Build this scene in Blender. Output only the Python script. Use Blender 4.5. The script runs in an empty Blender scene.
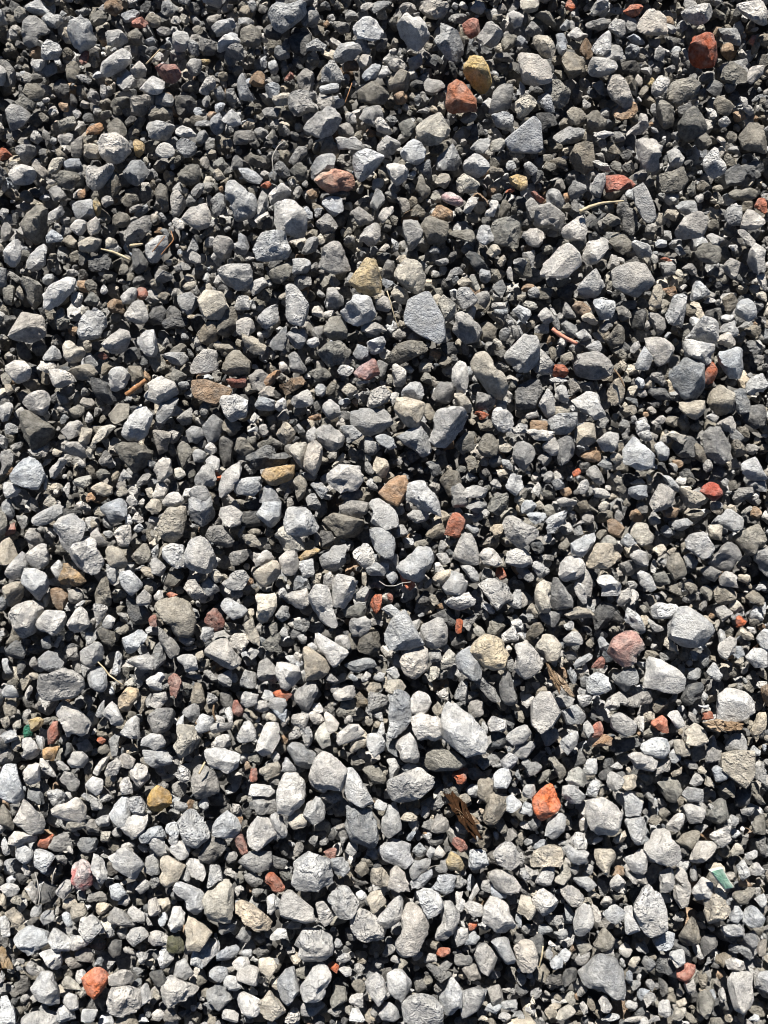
import bpy, math, random
import numpy as np
from mathutils import Vector, Matrix

# ------------------------------------------------------------------ camera, sky, sun, exposure
scene = bpy.context.scene
W, H_IMG = 768, 1024
CAM_H = 1.08
TILT = math.radians(7.0)              # leaning forward, towards the top of the picture
VFOV = math.radians(66.0)
CAM_POS = Vector((0.0, -0.13, CAM_H))
cam_data = bpy.data.cameras.new('camera')
cam = bpy.data.objects.new('camera', cam_data)
scene.collection.objects.link(cam)
cam.location = CAM_POS
cam.rotation_euler = (TILT, 0.0, 0.0)
cam_data.sensor_fit = 'VERTICAL'
cam_data.sensor_height = 24.0
cam_data.lens = 12.0 / math.tan(VFOV / 2)
cam_data.clip_start = 0.02
cam_data.clip_end = 1000.0
scene.camera = cam

SUN_EL, SUN_AZ = math.radians(41.0), math.radians(-9.0)     # azimuth from +Y (top of the picture) to +X
sun_dir = Vector((math.cos(SUN_EL) * math.sin(SUN_AZ), math.cos(SUN_EL) * math.cos(SUN_AZ), math.sin(SUN_EL)))
world = bpy.data.worlds.new('World')
scene.world = world
world.use_nodes = True
wn = world.node_tree
bg = wn.nodes['Background']
sky = wn.nodes.new('ShaderNodeTexSky')
sky.sky_type = 'NISHITA'
sky.sun_disc = False
sky.air_density = 0.4
sky.dust_density = 0.0
sky.sun_elevation = SUN_EL
sky.sun_rotation = SUN_AZ
wn.links.new(sky.outputs[0], bg.inputs[0])
bg.inputs[1].default_value = 0.05
sun_data = bpy.data.lights.new('sun', 'SUN')
sun_data.energy = 5.0
sun_data.angle = math.radians(0.5)
sun_data.color = (1.0, 0.955, 0.89)
sun = bpy.data.objects.new('sun', sun_data)
scene.collection.objects.link(sun)
sun.rotation_euler = sun_dir.to_track_quat('Z', 'Y').to_euler()
sun.location = sun_dir * 20
scene.view_settings.view_transform = 'Standard'
scene.view_settings.look = 'None'
scene.view_settings.exposure = 1.22
scene.view_settings.gamma = 1.0
scene.cycles.filter_width = 1.0
scene.view_settings.use_curve_mapping = False

# ------------------------------------------------------------------ picture -> place
F_PX = (H_IMG / 2) / math.tan(VFOV / 2)
CAM_ROT = np.array(Matrix.Rotation(TILT, 3, 'X'))
CAM_P = np.array(CAM_POS)


def ray(px, py):
    d = CAM_ROT @ np.array([(px - W / 2) / F_PX, (H_IMG / 2 - py) / F_PX, -1.0])
    return d


def at_height(px, py, z):
    d = ray(px, py)
    return CAM_P + d * ((z - CAM_P[2]) / d[2])


# ------------------------------------------------------------------ materials
def nd(nt, kind, **kw):
    n = nt.nodes.new(kind)
    for k, v in kw.items():
        setattr(n, k, v)
    return n


def math_node(nt, op, a, b, clamp=False):
    n = nd(nt, 'ShaderNodeMath', operation=op, use_clamp=clamp)
    for i, v in enumerate((a, b)):
        if hasattr(v, 'links'):
            nt.links.new(v, n.inputs[i])
        else:
            n.inputs[i].default_value = v
    return n.outputs[0]


def ramp(nt, src, stops):
    n = nd(nt, 'ShaderNodeMapRange')
    n.inputs[1].default_value, n.inputs[2].default_value, n.inputs[3].default_value, n.inputs[4].default_value = stops
    nt.links.new(src, n.inputs[0])
    return n.outputs[0]


def stone_material(name, attr_type):
    m = bpy.data.materials.new(name)
    m.use_nodes = True
    nt = m.node_tree
    L = nt.links.new
    bsdf = nt.nodes['Principled BSDF']
    geo = nd(nt, 'ShaderNodeNewGeometry')
    col = nd(nt, 'ShaderNodeAttribute', attribute_name='col', attribute_type=attr_type)
    pit = nd(nt, 'ShaderNodeAttribute', attribute_name='pit', attribute_type=attr_type)
    pos = geo.outputs['Position']

    def noise(scale, detail, rough=0.55):
        n = nd(nt, 'ShaderNodeTexNoise')
        n.inputs['Scale'].default_value = scale
        n.inputs['Detail'].default_value = detail
        n.inputs['Roughness'].default_value = rough
        L(pos, n.inputs['Vector'])
        return n.outputs['Fac']

    big, mid, fine = noise(55, 3, 0.6), noise(190, 3, 0.65), noise(620, 1, 0.6)
    v1 = ramp(nt, big, (0.3, 0.7, 0.72, 1.25))
    v2 = ramp(nt, mid, (0.3, 0.7, 0.70, 1.25))
    v3 = ramp(nt, fine, (0.25, 0.75, 0.84, 1.16))
    val = math_node(nt, 'MULTIPLY', math_node(nt, 'MULTIPLY', v1, v2), v3)
    # dark mineral specks and pore mouths
    vor = nd(nt, 'ShaderNodeTexVoronoi', feature='F1')
    vor.inputs['Scale'].default_value = 230
    L(pos, vor.inputs['Vector'])
    spk = ramp(nt, vor.outputs['Distance'], (0.10, 0.26, 0.42, 1.0))
    gate = ramp(nt, big, (0.48, 0.58, 0.0, 1.0))
    gate = math_node(nt, 'MULTIPLY', gate, pit.outputs['Fac'])
    spk_mix = nd(nt, 'ShaderNodeMix', data_type='FLOAT')
    L(gate, spk_mix.inputs[0])
    spk_mix.inputs[2].default_value = 1.0
    L(spk, spk_mix.inputs[3])
    val = math_node(nt, 'MULTIPLY', val, spk_mix.outputs[0])
    mul = nd(nt, 'ShaderNodeVectorMath', operation='SCALE')
    L(col.outputs['Color'], mul.inputs[0])
    L(val, mul.inputs['Scale'])
    blot = nd(nt, 'ShaderNodeMix', data_type='RGBA', blend_type='MULTIPLY')
    bn = ramp(nt, noise(75, 3, 0.7), (0.50, 0.62, 0.0, 1.0))
    L(math_node(nt, 'MULTIPLY', bn, ramp(nt, pit.outputs['Fac'], (0.0, 0.4, 0.25, 0.9))), blot.inputs[0])
    L(mul.outputs[0], blot.inputs[6])
    blot.inputs[7].default_value = (0.56, 0.58, 0.62, 1)
    # slight warm dust in patches
    dust = nd(nt, 'ShaderNodeMix', data_type='RGBA')
    L(ramp(nt, noise(95, 2, 0.6), (0.42, 0.75, 0.0, 0.36)), dust.inputs[0])
    L(blot.outputs[2], dust.inputs[6])
    dust.inputs[7].default_value = (0.33, 0.315, 0.28, 1)
    L(dust.outputs[2], bsdf.inputs['Base Color'])
    bsdf.inputs['Roughness'].default_value = 0.88
    bsdf.inputs['Specular IOR Level'].default_value = 0.3
    # relief
    h1 = noise(230, 4, 0.72)
    h2 = math_node(nt, 'MULTIPLY', ramp(nt, vor.outputs['Distance'], (0.0, 0.36, 0.0, 1.0)), math_node(nt, 'MULTIPLY', gate, 0.55))
    frac = nd(nt, 'ShaderNodeTexVoronoi', feature='F1')
    frac.inputs['Scale'].default_value = 105
    warp = nd(nt, 'ShaderNodeTexNoise')
    warp.inputs['Scale'].default_value = 90
    warp.inputs['Detail'].default_value = 0
    L(pos, warp.inputs['Vector'])
    wsc = nd(nt, 'ShaderNodeVectorMath', operation='MULTIPLY_ADD')
    L(warp.outputs['Color'], wsc.inputs[0])
    wsc.inputs[1].default_value = (0.012, 0.012, 0.012)
    L(pos, wsc.inputs[2])
    L(wsc.outputs[0], frac.inputs['Vector'])
    h1 = math_node(nt, 'ADD', h1, math_node(nt, 'MULTIPLY', frac.outputs['Distance'], 0.10))
    h1 = math_node(nt, 'ADD', h1, math_node(nt, 'MULTIPLY', fine, 0.22))
    hh = math_node(nt, 'ADD', h1, h2)
    bump = nd(nt, 'ShaderNodeBump')
    bump.inputs['Strength'].default_value = 1.0
    bump.inputs['Distance'].default_value = 0.0056
    L(hh, bump.inputs['Height'])
    L(bump.outputs[0], bsdf.inputs['Normal'])
    return m


def plain_material(name, c1, c2, scale, rough=0.7, bump=0.0006, stretch=(1, 1, 1), spec=0.35):
    m = bpy.data.materials.new(name)
    m.use_nodes = True
    nt = m.node_tree
    L = nt.links.new
    bsdf = nt.nodes['Principled BSDF']
    tc = nd(nt, 'ShaderNodeTexCoord')
    mp = nd(nt, 'ShaderNodeMapping')
    mp.inputs['Scale'].default_value = stretch
    L(tc.outputs['Object'], mp.inputs[0])
    n = nd(nt, 'ShaderNodeTexNoise')
    n.inputs['Scale'].default_value = scale
    n.inputs['Detail'].default_value = 6
    L(mp.outputs[0], n.inputs['Vector'])
    mix = nd(nt, 'ShaderNodeMix', data_type='RGBA')
    L(ramp(nt, n.outputs['Fac'], (0.3, 0.7, 0, 1)), mix.inputs[0])
    mix.inputs[6].default_value = (*c1, 1)
    mix.inputs[7].default_value = (*c2, 1)
    L(mix.outputs[2], bsdf.inputs['Base Color'])
    bsdf.inputs['Roughness'].default_value = rough
    bsdf.inputs['Specular IOR Level'].default_value = spec
    b = nd(nt, 'ShaderNodeBump')
    b.inputs['Distance'].default_value = bump
    L(n.outputs['Fac'], b.inputs['Height'])
    L(b.outputs[0], bsdf.inputs['Normal'])
    return m


MAT_STONE = stone_material('crushed_stone', 'GEOMETRY')
MAT_STONE_I = stone_material('crushed_stone_scatter', 'INSTANCER')
MAT_STRAW = plain_material('dry_straw', (0.28, 0.22, 0.13), (0.46, 0.39, 0.26), 120, stretch=(1, 1, 1))
MAT_FIBRE = plain_material('pale_fibre', (0.18, 0.17, 0.15), (0.34, 0.32, 0.29), 160)
MAT_WOOD = plain_material('weathered_wood', (0.09, 0.06, 0.035), (0.23, 0.16, 0.10), 520, spec=0.15, bump=0.002)
MAT_PALEWOOD = plain_material('pale_splintered_wood', (0.13, 0.095, 0.065), (0.36, 0.275, 0.19), 520, spec=0.15, bump=0.002)
MAT_BARK = plain_material('brown_bark', (0.16, 0.075, 0.03), (0.34, 0.17, 0.07), 260, bump=0.001)
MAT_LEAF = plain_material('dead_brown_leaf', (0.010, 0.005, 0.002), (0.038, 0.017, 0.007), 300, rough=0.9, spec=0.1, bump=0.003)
MAT_ROD = plain_material('pinkish_stem', (0.40, 0.14, 0.09), (0.52, 0.25, 0.17), 220)
MAT_GLAZE = plain_material('green_glaze', (0.07, 0.19, 0.13), (0.26, 0.36, 0.29), 170, rough=0.28, bump=0.0003, spec=0.5)
MAT_TILE = plain_material('white_tile_body', (0.30, 0.32, 0.28), (0.46, 0.47, 0.42), 200)

m = bpy.data.materials.new('gravelly_ground')
m.use_nodes = True
nt = m.node_tree
bsdf = nt.nodes['Principled BSDF']
geo = nd(nt, 'ShaderNodeNewGeometry')
vor = nd(nt, 'ShaderNodeTexVoronoi')
vor.inputs['Scale'].default_value = 55
nt.links.new(geo.outputs['Position'], vor.inputs['Vector'])
sep = nd(nt, 'ShaderNodeSeparateColor')
nt.links.new(vor.outputs['Color'], sep.inputs[0])
mix = nd(nt, 'ShaderNodeMix', data_type='RGBA')
nt.links.new(sep.outputs[0], mix.inputs[0])
mix.inputs[6].default_value = (0.045, 0.043, 0.04, 1)
mix.inputs[7].default_value = (0.14, 0.135, 0.125, 1)
nt.links.new(mix.outputs[2], bsdf.inputs['Base Color'])
bsdf.inputs['Roughness'].default_value = 0.95
b = nd(nt, 'ShaderNodeBump')
b.invert = True
b.inputs['Distance'].default_value = 0.012
nt.links.new(vor.outputs['Distance'], b.inputs['Height'])
nt.links.new(b.outputs[0], bsdf.inputs['Normal'])
MAT_GROUND = m

# ------------------------------------------------------------------ the ground sheet
R = 300.0
me = bpy.data.meshes.new('ground')
me.from_pydata([(-R, -R, -0.05), (R, -R, -0.05), (R, R, -0.05), (-R, R, -0.05)], [], [(0, 1, 2, 3)])
me.materials.append(MAT_GROUND)
ground = bpy.data.objects.new('ground', me)
ground['kind'] = 'structure'
ground['label'] = 'dark ground under the loose gravel'
scene.collection.objects.link(ground)

# ------------------------------------------------------------------ stones traced from the photograph
# one line for each stone: colour letter, then its outline in picture pixels
# w pale grey, g grey, d dark grey, b blue grey, o olive grey, t beige, n brown, k dark pitted slag,
# r brick, m dull red, y ochre, c orange tan, p pink and white, e dark glass, j green tile
OUTLINES = """
w 441,727 443,709 451,701 471,717 487,735 489,749 487,757 467,757 441,737
g 578,970 598,954 616,960 622,970 626,990 622,1000 588,988
w 668,621 674,611 686,607 712,623 718,639 702,647 682,645 670,637
w 292,890 294,864 308,852 330,860 334,888 318,892
b 405,317 409,301 425,293 429,293 443,319 445,337 439,343 419,333 405,323
w 395,948 397,934 405,904 415,904 427,920 429,930 425,942 415,956 407,958
w 634,908 638,896 648,882 658,890 666,910 668,932 652,938 642,930
w 387,790 389,780 417,768 435,774 435,784 421,796 401,810
w 310,780 312,770 318,756 326,748 334,752 344,766 346,776 340,792 322,794 314,788
w 427,439 437,411 445,407 463,407 469,415 463,431 445,447 433,447
w 614,271 632,261 640,261 654,271 658,279 650,291 636,297 624,293 614,289
g 664,371 676,363 686,359 704,365 704,387 696,399 686,401 672,385
o 155,609 159,601 173,597 185,601 195,611 195,623 189,635 175,635 163,627
t 203,908 205,896 217,882 233,880 233,922 217,924 203,922
g 344,804 370,810 376,822 378,848 368,850 352,842 346,826
w 584,802 590,800 602,798 612,804 622,814 620,826 612,838 596,840 588,820
r 690,36 710,28 716,30 724,66 702,70 692,64 690,54
w 38,689 40,675 66,669 74,673 82,679 84,687 76,695 62,699 44,701
w 44,707 52,701 62,701 74,707 98,727 78,737 66,737
w 718,689 730,689 744,693 758,705 754,713 744,719 718,727
w 294,946 306,928 316,928 332,936 332,956 314,964 302,964
w 642,687 644,671 648,657 662,661 678,671 684,677 684,689 674,693
t 469,365 479,353 489,353 499,361 509,389 503,399 491,395
w 70,549 78,537 84,531 94,535 104,563 98,577 86,573 74,563
o 18,409 38,409 54,431 52,439 42,449 30,447 22,433
w 724,974 732,972 752,972 754,994 754,1004 746,1018 734,1008
w 385,635 393,619 405,611 425,647 411,649 387,649
w 276,204 286,200 296,202 306,214 306,240 292,236 276,230
w 106,1014 108,998 114,986 134,986 140,992 140,1012 124,1020 110,1016
r 608,653 614,639 626,631 638,633 644,649 644,655 630,671 612,659
w 6,333 8,327 16,317 20,313 40,317 50,331 50,341 32,343 14,339
w 403,1002 409,996 421,994 435,998 443,1008 441,1022 405,1022
w 397,26 409,10 419,14 425,24 429,36 423,50 409,54 401,42
y 471,651 475,641 485,635 505,641 509,651 505,669 489,669 477,659
w 646,852 648,834 656,830 666,830 674,840 684,858 678,862 670,866 652,860
w 506,355 524,335 536,337 538,349 538,371 512,373
w 50,531 60,519 70,515 82,513 88,519 86,525 76,551 66,551 54,537
w 254,248 262,234 272,230 284,232 290,252 284,260 256,264
w 4,613 24,603 30,601 44,605 40,619 34,633 20,639
w 266,14 278,0 306,0 306,14 296,22 282,32 272,28
w 540,266 560,248 572,240 578,250 580,264 566,276 542,276
w 350,918 356,908 360,906 374,914 382,930 382,946 370,946 354,936
g 352,411 366,407 386,409 392,423 382,433 366,435 358,431 352,425
t 417,116 425,112 439,112 449,130 441,144 429,148 417,138
t 722,754 736,752 754,752 754,776 746,788 722,770
w 516,52 524,52 540,56 554,70 550,82 532,86 524,82
w 636,142 652,132 658,134 666,156 658,166 648,174 636,162
w 278,792 280,786 284,776 296,772 304,784 304,802 290,814 278,812
w 483,924 485,908 491,896 501,900 507,906 517,932 505,936 491,930
w 387,735 389,695 397,691 407,693 409,699 411,717 403,731 395,737
w 405,499 409,477 421,477 427,483 439,503 441,517 407,503
b 506,140 534,116 540,124 542,148 536,152 512,152
w 225,192 227,184 235,182 255,196 257,208 253,218 237,220 229,208
w 183,547 193,539 203,537 209,545 215,557 211,571 205,573 191,569 183,559
w 10,469 18,457 32,455 38,461 44,475 38,489 26,487 12,481
g 574,367 578,355 602,351 614,365 612,375 596,379 578,375
w 177,824 183,816 189,810 197,812 207,818 209,836 203,842 195,848 183,840
t 157,529 163,515 167,509 185,507 187,535 177,543 169,541 159,535
w 203,653 213,643 223,635 231,635 241,663 231,669 211,663
w 397,567 405,559 417,547 429,547 433,555 433,563 429,571 419,581 405,577
o 22,224 34,202 46,204 48,220 46,242 36,244 26,236
m 447,102 449,86 457,80 463,82 475,96 477,112 463,116 449,112
w 431,26 441,22 457,32 461,40 463,56 461,64 447,58 435,40
w 532,703 540,693 550,693 560,713 552,725 542,733 532,723
w 308,597 316,585 328,587 340,629 334,629 320,621
w 284,521 286,511 294,507 306,509 316,521 320,529 306,535 286,537
w 512,645 528,643 538,655 544,665 532,677 524,679 514,667 512,657
w 298,996 302,986 312,970 322,962 330,974 330,984 322,998 308,1002
w 340,311 352,297 360,295 370,297 376,313 370,321 356,325 348,325
y 350,281 366,259 376,261 380,273 380,291 370,295 356,291
w 68,28 72,20 80,12 88,18 92,26 96,38 92,46 82,54 68,38
w 328,475 336,465 346,465 362,467 362,481 356,489 340,493 330,483
w 502,525 506,517 512,515 534,527 540,535 522,549 516,545 504,533
w 106,858 124,848 134,852 144,866 144,880 138,882 118,870
t 704,908 706,894 712,888 728,892 730,910 722,922 710,926
w 304,128 314,114 326,106 336,108 340,120 332,134 320,138 306,130
g 702,437 710,429 720,429 728,439 732,459 720,463 706,455
w 94,140 102,136 116,134 126,142 130,152 124,160 112,164 102,156 96,148
t 395,275 401,265 407,259 417,257 423,273 425,285 417,295 407,289 397,279
w 318,266 320,250 330,244 338,242 348,260 350,272 336,274
g 191,782 193,772 201,764 215,772 221,794 195,798
o 678,124 694,104 698,110 706,124 704,138 692,144 680,136
w 161,1000 163,986 171,976 197,986 197,990 189,998 171,1008
w 280,906 284,894 290,890 312,908 316,920 304,922 282,916
y 465,64 471,54 481,56 487,66 491,82 483,94 471,86 465,76
w 171,890 179,882 189,886 203,892 203,906 201,922 193,918
w 120,431 136,407 146,409 152,415 146,433 136,443 124,439
w 246,828 252,818 260,816 270,820 278,832 270,840 258,850 250,846
w 718,351 726,347 736,343 746,349 744,361 740,377 728,377 720,365
w 286,287 290,285 296,287 308,305 304,327 292,325 286,317
w 14,940 24,926 30,926 46,932 48,942 32,956 26,958
o 318,519 334,513 362,519 362,529 350,539 338,535
g 20,30 22,16 30,14 40,20 52,32 32,50 26,46
w 30,988 38,974 52,972 58,990 58,1002 46,1006 36,1000
r 316,180 326,170 340,168 352,176 354,186 346,192 332,194 320,186
o 491,240 493,220 509,218 519,224 519,234 517,248 503,246
o 114,447 122,443 142,445 152,451 148,463 134,473 122,459
w 217,269 227,265 249,265 251,275 251,287 243,293 233,289 223,279
w 0,774 6,766 16,766 24,796 16,804 0,796
w 328,904 330,892 340,886 348,888 358,902 352,916 342,920
b 377,846 393,840 411,844 413,860 405,868 385,860
w 52,808 60,802 74,798 76,798 88,808 88,816 78,824 56,820
t 197,301 205,289 221,293 229,307 219,319 207,319 199,309
w 686,337 714,305 718,309 718,337 710,343
w 638,30 640,20 654,4 660,6 668,24 666,36 652,36
w 330,587 338,575 346,577 360,581 358,587 344,609 332,605
w 411,723 413,717 423,713 433,713 441,723 441,737 431,741 419,739
y 235,902 243,900 253,906 271,920 267,930 255,932 237,916
o 425,765 429,751 439,747 455,753 465,763 457,769 433,771
w 435,940 443,902 451,902 459,914 457,924 451,936 445,946
t 395,411 397,399 403,397 423,403 423,415 417,429 407,427
w 14,822 24,800 40,814 46,822 42,832 32,834 18,828
w 479,585 489,579 507,579 513,591 511,599 497,609
r 534,800 544,786 552,784 558,800 560,806 552,816 542,824 536,812
w 78,333 82,315 88,311 96,309 104,317 108,327 100,337 82,339
w 401,661 409,647 423,645 427,651 427,667 415,679 405,673
o 734,537 758,521 766,541 758,551 746,557
o 740,136 750,124 766,124 766,152 744,152
w 624,451 634,437 654,455 652,467 640,469 624,463
g 417,637 421,627 437,619 445,621 447,631 447,645 433,647 425,645
w 20,581 24,569 36,569 50,577 50,591 40,601
w 205,753 207,747 221,747 239,755 237,767 225,773 209,765
o 383,361 399,345 417,339 423,341 427,351 397,365 383,365
o 570,158 576,146 586,142 592,144 594,160 592,172 586,180 578,174
n 193,381 207,381 231,389 229,395 215,405 195,397 193,391
w 44,295 54,281 62,277 74,279 72,291 60,303 52,311 44,307
w 354,28 364,18 376,14 384,18 384,30 376,42 358,40
w 346,790 348,770 354,770 360,778 376,806 360,806 348,798
w 354,156 364,150 370,150 384,154 382,160 372,172 362,182 354,174
w 145,387 151,379 161,377 173,383 177,393 161,405 145,397
w 572,401 588,393 598,395 610,401 604,415 594,421 580,409
o 666,98 672,84 680,78 692,78 700,84 696,94 682,106
w 576,289 584,281 596,269 604,269 608,285 596,297 590,299 580,299
w 441,992 447,982 453,978 461,992 461,1006 455,1018 447,1018 441,1004
g 534,224 538,208 550,204 566,216 564,224 560,230 536,228
g 453,331 455,319 459,313 467,311 475,321 481,331 477,341 465,343
g 189,497 211,497 217,511 211,519 201,527 191,517
w 370,497 378,497 396,513 398,525 382,529 372,521
w 84,174 90,164 100,162 114,166 110,176 98,192 86,188
t 173,747 177,725 197,727 199,741 191,751 181,757
k 616,214 620,200 624,190 632,204 640,228 634,236 622,228
k 246,457 266,447 284,449 288,457 278,465 258,469
w 455,659 463,649 471,647 481,665 487,677 471,679 459,669
w 674,240 676,232 686,218 698,212 702,214 708,228 704,236
w 608,86 610,76 620,76 632,90 636,96 626,112 612,98
o 658,176 686,166 688,180 680,190 666,194 658,194
g 706,565 720,549 728,543 738,545 742,555 732,569 718,569
d 516,389 526,383 538,379 542,389 536,407 516,409
t 584,561 586,547 598,545 612,545 614,563 606,567 590,567
o 421,226 429,216 443,214 447,224 447,236 441,242 429,244
o 483,820 491,790 507,790 507,806 497,822 489,824
g 397,437 419,425 421,427 427,435 431,451 423,457 401,441
p 70,874 72,864 82,860 90,864 94,894 82,890 72,886
o 316,353 330,343 340,341 350,347 350,353 342,363 326,367
t 304,649 308,647 324,659 332,667 322,677 306,681
t 185,928 189,916 199,922 211,932 199,950 187,950
w 514,950 516,946 524,940 534,942 538,962 534,970 522,974
n 379,493 397,473 407,473 407,489 399,505 387,501
o 544,84 552,78 566,80 570,88 568,106 558,108 546,94
w 684,339 714,345 714,359 706,365 686,357 684,349
o 360,82 368,80 378,84 388,94 390,104 376,106 360,100
r 82,978 92,970 102,964 110,978 106,984 92,1002 86,990
w 461,992 477,988 487,990 483,1000 473,1016 461,1022
w 574,924 576,910 586,900 590,904 594,922 584,940 574,938
w 219,397 235,393 247,401 247,407 245,417 233,423 225,413
d 92,377 120,387 126,397 110,405 92,393
w 368,537 370,529 386,529 394,539 394,557 386,559 374,547
w 256,749 266,723 278,725 280,737 270,757 258,757
d 736,417 744,405 766,403 766,423 754,429
w 0,363 14,361 32,363 32,385 20,387
g 122,160 126,156 142,162 148,172 146,180 134,188 126,182
o 223,361 235,349 239,349 249,361 249,375 235,377 223,371
g 145,719 157,709 171,709 175,715 169,729 157,735 145,727
o 708,403 712,389 720,385 736,395 730,411 718,415
w 100,64 110,54 122,48 130,54 132,62 120,70 110,76 102,76
t 276,537 278,521 286,521 302,541 304,549 286,551 278,543
w 732,0 766,0 766,24 758,24 744,14
w 36,623 46,611 70,613 64,627 54,635 40,631
w 453,557 459,543 465,531 473,535 477,551 479,565 465,563
t 530,862 534,852 546,846 558,846 562,854 562,866 532,866
w 682,14 684,10 704,2 710,4 720,12 708,20 696,26 688,24
w 187,367 207,347 217,349 217,369 207,373 193,373
w 120,826 124,818 134,812 146,810 148,818 142,832 130,840 122,832
t 256,595 260,593 276,591 276,605 268,623 260,625 256,611
g 290,96 296,90 314,94 316,112 298,116 290,108
g 199,856 209,836 223,838 227,846 217,862 205,866
g 286,747 294,743 302,745 314,753 318,765 302,773
w 415,894 421,888 433,890 439,896 443,906 437,918 427,916
w 532,902 534,892 542,888 552,896 560,904 562,914 544,916
w 387,974 393,970 401,970 411,982 409,994 401,1002 389,990
w 377,920 397,894 403,896 401,918 389,928 381,932
w 666,315 670,305 676,293 688,291 682,327 670,327
w 217,495 223,475 237,461 243,465 241,483 229,493 221,499
w 622,140 636,120 650,104 656,108 656,116 644,130 628,146
w 646,339 666,337 674,347 668,361 658,365 648,349
t 161,852 185,866 177,882 167,886 161,880
w 143,242 151,238 165,236 171,250 163,260 151,262 145,252
t 254,1010 270,990 286,1010 272,1022
w 556,573 558,561 566,557 578,557 584,565 582,575 572,579 564,581
w 213,830 217,820 227,812 237,818 241,826 235,838 223,838 213,834
w 403,218 411,216 421,216 423,228 421,236 413,250 409,254 405,236
w 582,256 588,242 594,238 610,238 608,250 596,262 584,266
w 314,635 318,633 348,651 346,655 334,667 324,655
w 489,874 493,870 507,872 521,886 521,894 509,894 495,888
g 320,557 332,545 346,543 344,563 334,571 322,567
w 493,856 499,846 507,840 517,850 519,864 509,870 497,864
w 102,343 120,329 128,329 134,335 126,349 114,355 104,349
t 62,335 70,337 90,351 78,361 66,367 62,347
g 122,234 130,224 152,212 152,226 142,238 128,244
g 491,106 495,90 499,84 513,84 513,90 509,108 491,116
w 183,218 193,206 205,204 211,214 213,220 205,228 197,230 187,222
g 550,609 552,579 560,579 572,599 572,607 556,609
w 682,541 692,535 704,533 714,547 710,557 700,557 684,545
w 120,641 148,625 150,637 126,659 120,649
w 278,982 286,970 294,968 298,990 288,1006 280,996
w 276,675 278,663 290,663 298,667 300,677 288,693 282,687
w 0,256 12,242 20,234 22,238 20,260 10,272 2,270
w 634,190 644,184 648,192 654,208 656,218 650,222 644,220 636,204
w 22,403 30,393 48,391 54,395 48,409 42,415 32,411
m 155,66 165,58 173,62 181,74 183,84 175,90 159,74
o 694,248 704,244 714,244 724,252 718,262 708,266 694,260
w 393,747 409,733 415,741 421,763 403,761
w 316,429 326,425 334,427 342,433 342,445 330,451 320,443
w 78,934 82,920 92,912 106,932 90,942
t 534,649 544,635 552,633 560,645 558,659 548,661
w 366,984 368,974 376,972 386,980 388,990 378,1008 370,992
w 8,174 16,166 24,164 32,168 38,178 34,186 16,186
w 475,956 479,946 487,944 497,958 495,970 491,978 481,970
w 702,162 712,148 720,150 724,160 726,170 714,178 704,170
w 389,890 391,866 399,866 409,880 415,894 411,894
d 288,36 300,30 310,32 312,50 302,58 292,50
g 294,695 300,687 312,681 318,691 308,709 300,711 294,707
w 748,256 754,244 766,248 766,274 750,274
g 239,862 249,852 271,852 269,868 255,872 245,866
g 381,830 387,806 397,808 401,828 391,840 383,836
b 38,657 46,651 64,655 68,669 58,673 40,667
w 588,76 590,64 594,58 616,60 620,66 614,72 590,80
w 304,465 306,445 314,441 320,441 322,451 320,465 314,477
g 433,395 441,381 453,373 453,401 447,405 433,405
w 548,419 558,415 576,413 576,425 566,435 554,435
y 147,802 153,790 159,786 171,794 171,804 169,812 155,812
w 650,503 658,487 662,483 676,495 670,505 652,515
g 207,1000 209,984 221,984 233,996 217,1012
b 96,507 120,499 126,505 126,519 112,523
t 252,573 272,561 278,563 280,573 264,591
w 572,543 586,531 596,525 598,535 584,557 572,553
w 235,998 243,992 261,1000 259,1016 245,1018
w 104,377 114,369 122,367 130,375 128,387 114,391 104,385
w 110,812 114,804 128,794 130,808 128,826 118,826 110,816
w 334,54 342,44 350,38 358,44 362,56 352,60 340,64 334,58
g 498,673 508,669 516,691 516,703 508,707 502,697
y 262,475 266,469 294,465 294,473 290,479 274,487
d 124,611 128,597 140,603 152,615 148,621 136,625
o 720,80 728,60 744,68 750,78 746,84 730,82
w 738,465 758,457 764,465 766,479 752,479 740,475
g 612,681 614,673 634,669 640,681 622,695
d 594,615 602,603 618,605 618,613 594,635
o 217,319 225,309 233,307 237,315 235,329 227,337 217,333
o 562,60 568,52 576,54 590,66 584,72 570,80
g 718,28 726,22 736,22 740,38 738,50 728,48 720,36
w 308,172 318,158 330,152 338,156 334,168 312,180
t 608,393 612,383 622,377 624,389 622,409 608,413
o 706,820 708,808 720,798 728,804 728,820 716,826
o 358,651 360,641 370,631 378,633 382,651 370,655 358,657
w 443,585 451,571 463,575 469,581 463,595 445,593
w 46,928 58,930 74,942 68,950 48,950
o 586,108 594,104 606,120 604,132 588,134
w 624,818 636,816 646,818 646,832 638,848 630,834
w 401,152 409,142 419,138 425,150 423,160 415,166 403,158
d 672,445 686,437 696,439 700,453 690,457 674,457
w 489,940 507,938 517,966 513,974
g 554,136 570,126 578,122 584,128 580,140 560,146 554,142
o 94,595 104,575 108,581 114,605 100,611 94,599
o 324,325 328,319 340,317 346,327 350,337 336,341 326,335
w 640,745 654,739 666,739 670,751 662,759 642,753
w 419,10 423,0 447,0 449,4 443,16 435,20
w 6,110 12,102 22,108 30,114 22,128 12,130 8,122
g 556,451 558,441 572,435 576,447 576,457 560,465
o 656,778 680,778 682,794 674,802 666,798
t 534,597 538,585 546,579 552,585 550,611 540,611
w 479,36 489,20 505,32 501,38 493,48 479,42
g 512,447 520,441 532,445 534,455 524,471 514,459
o 678,938 692,916 700,930 700,944 682,946
w 463,172 465,162 475,154 483,158 489,166 483,174 473,180
g 437,170 439,158 453,144 463,166 457,170
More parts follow.
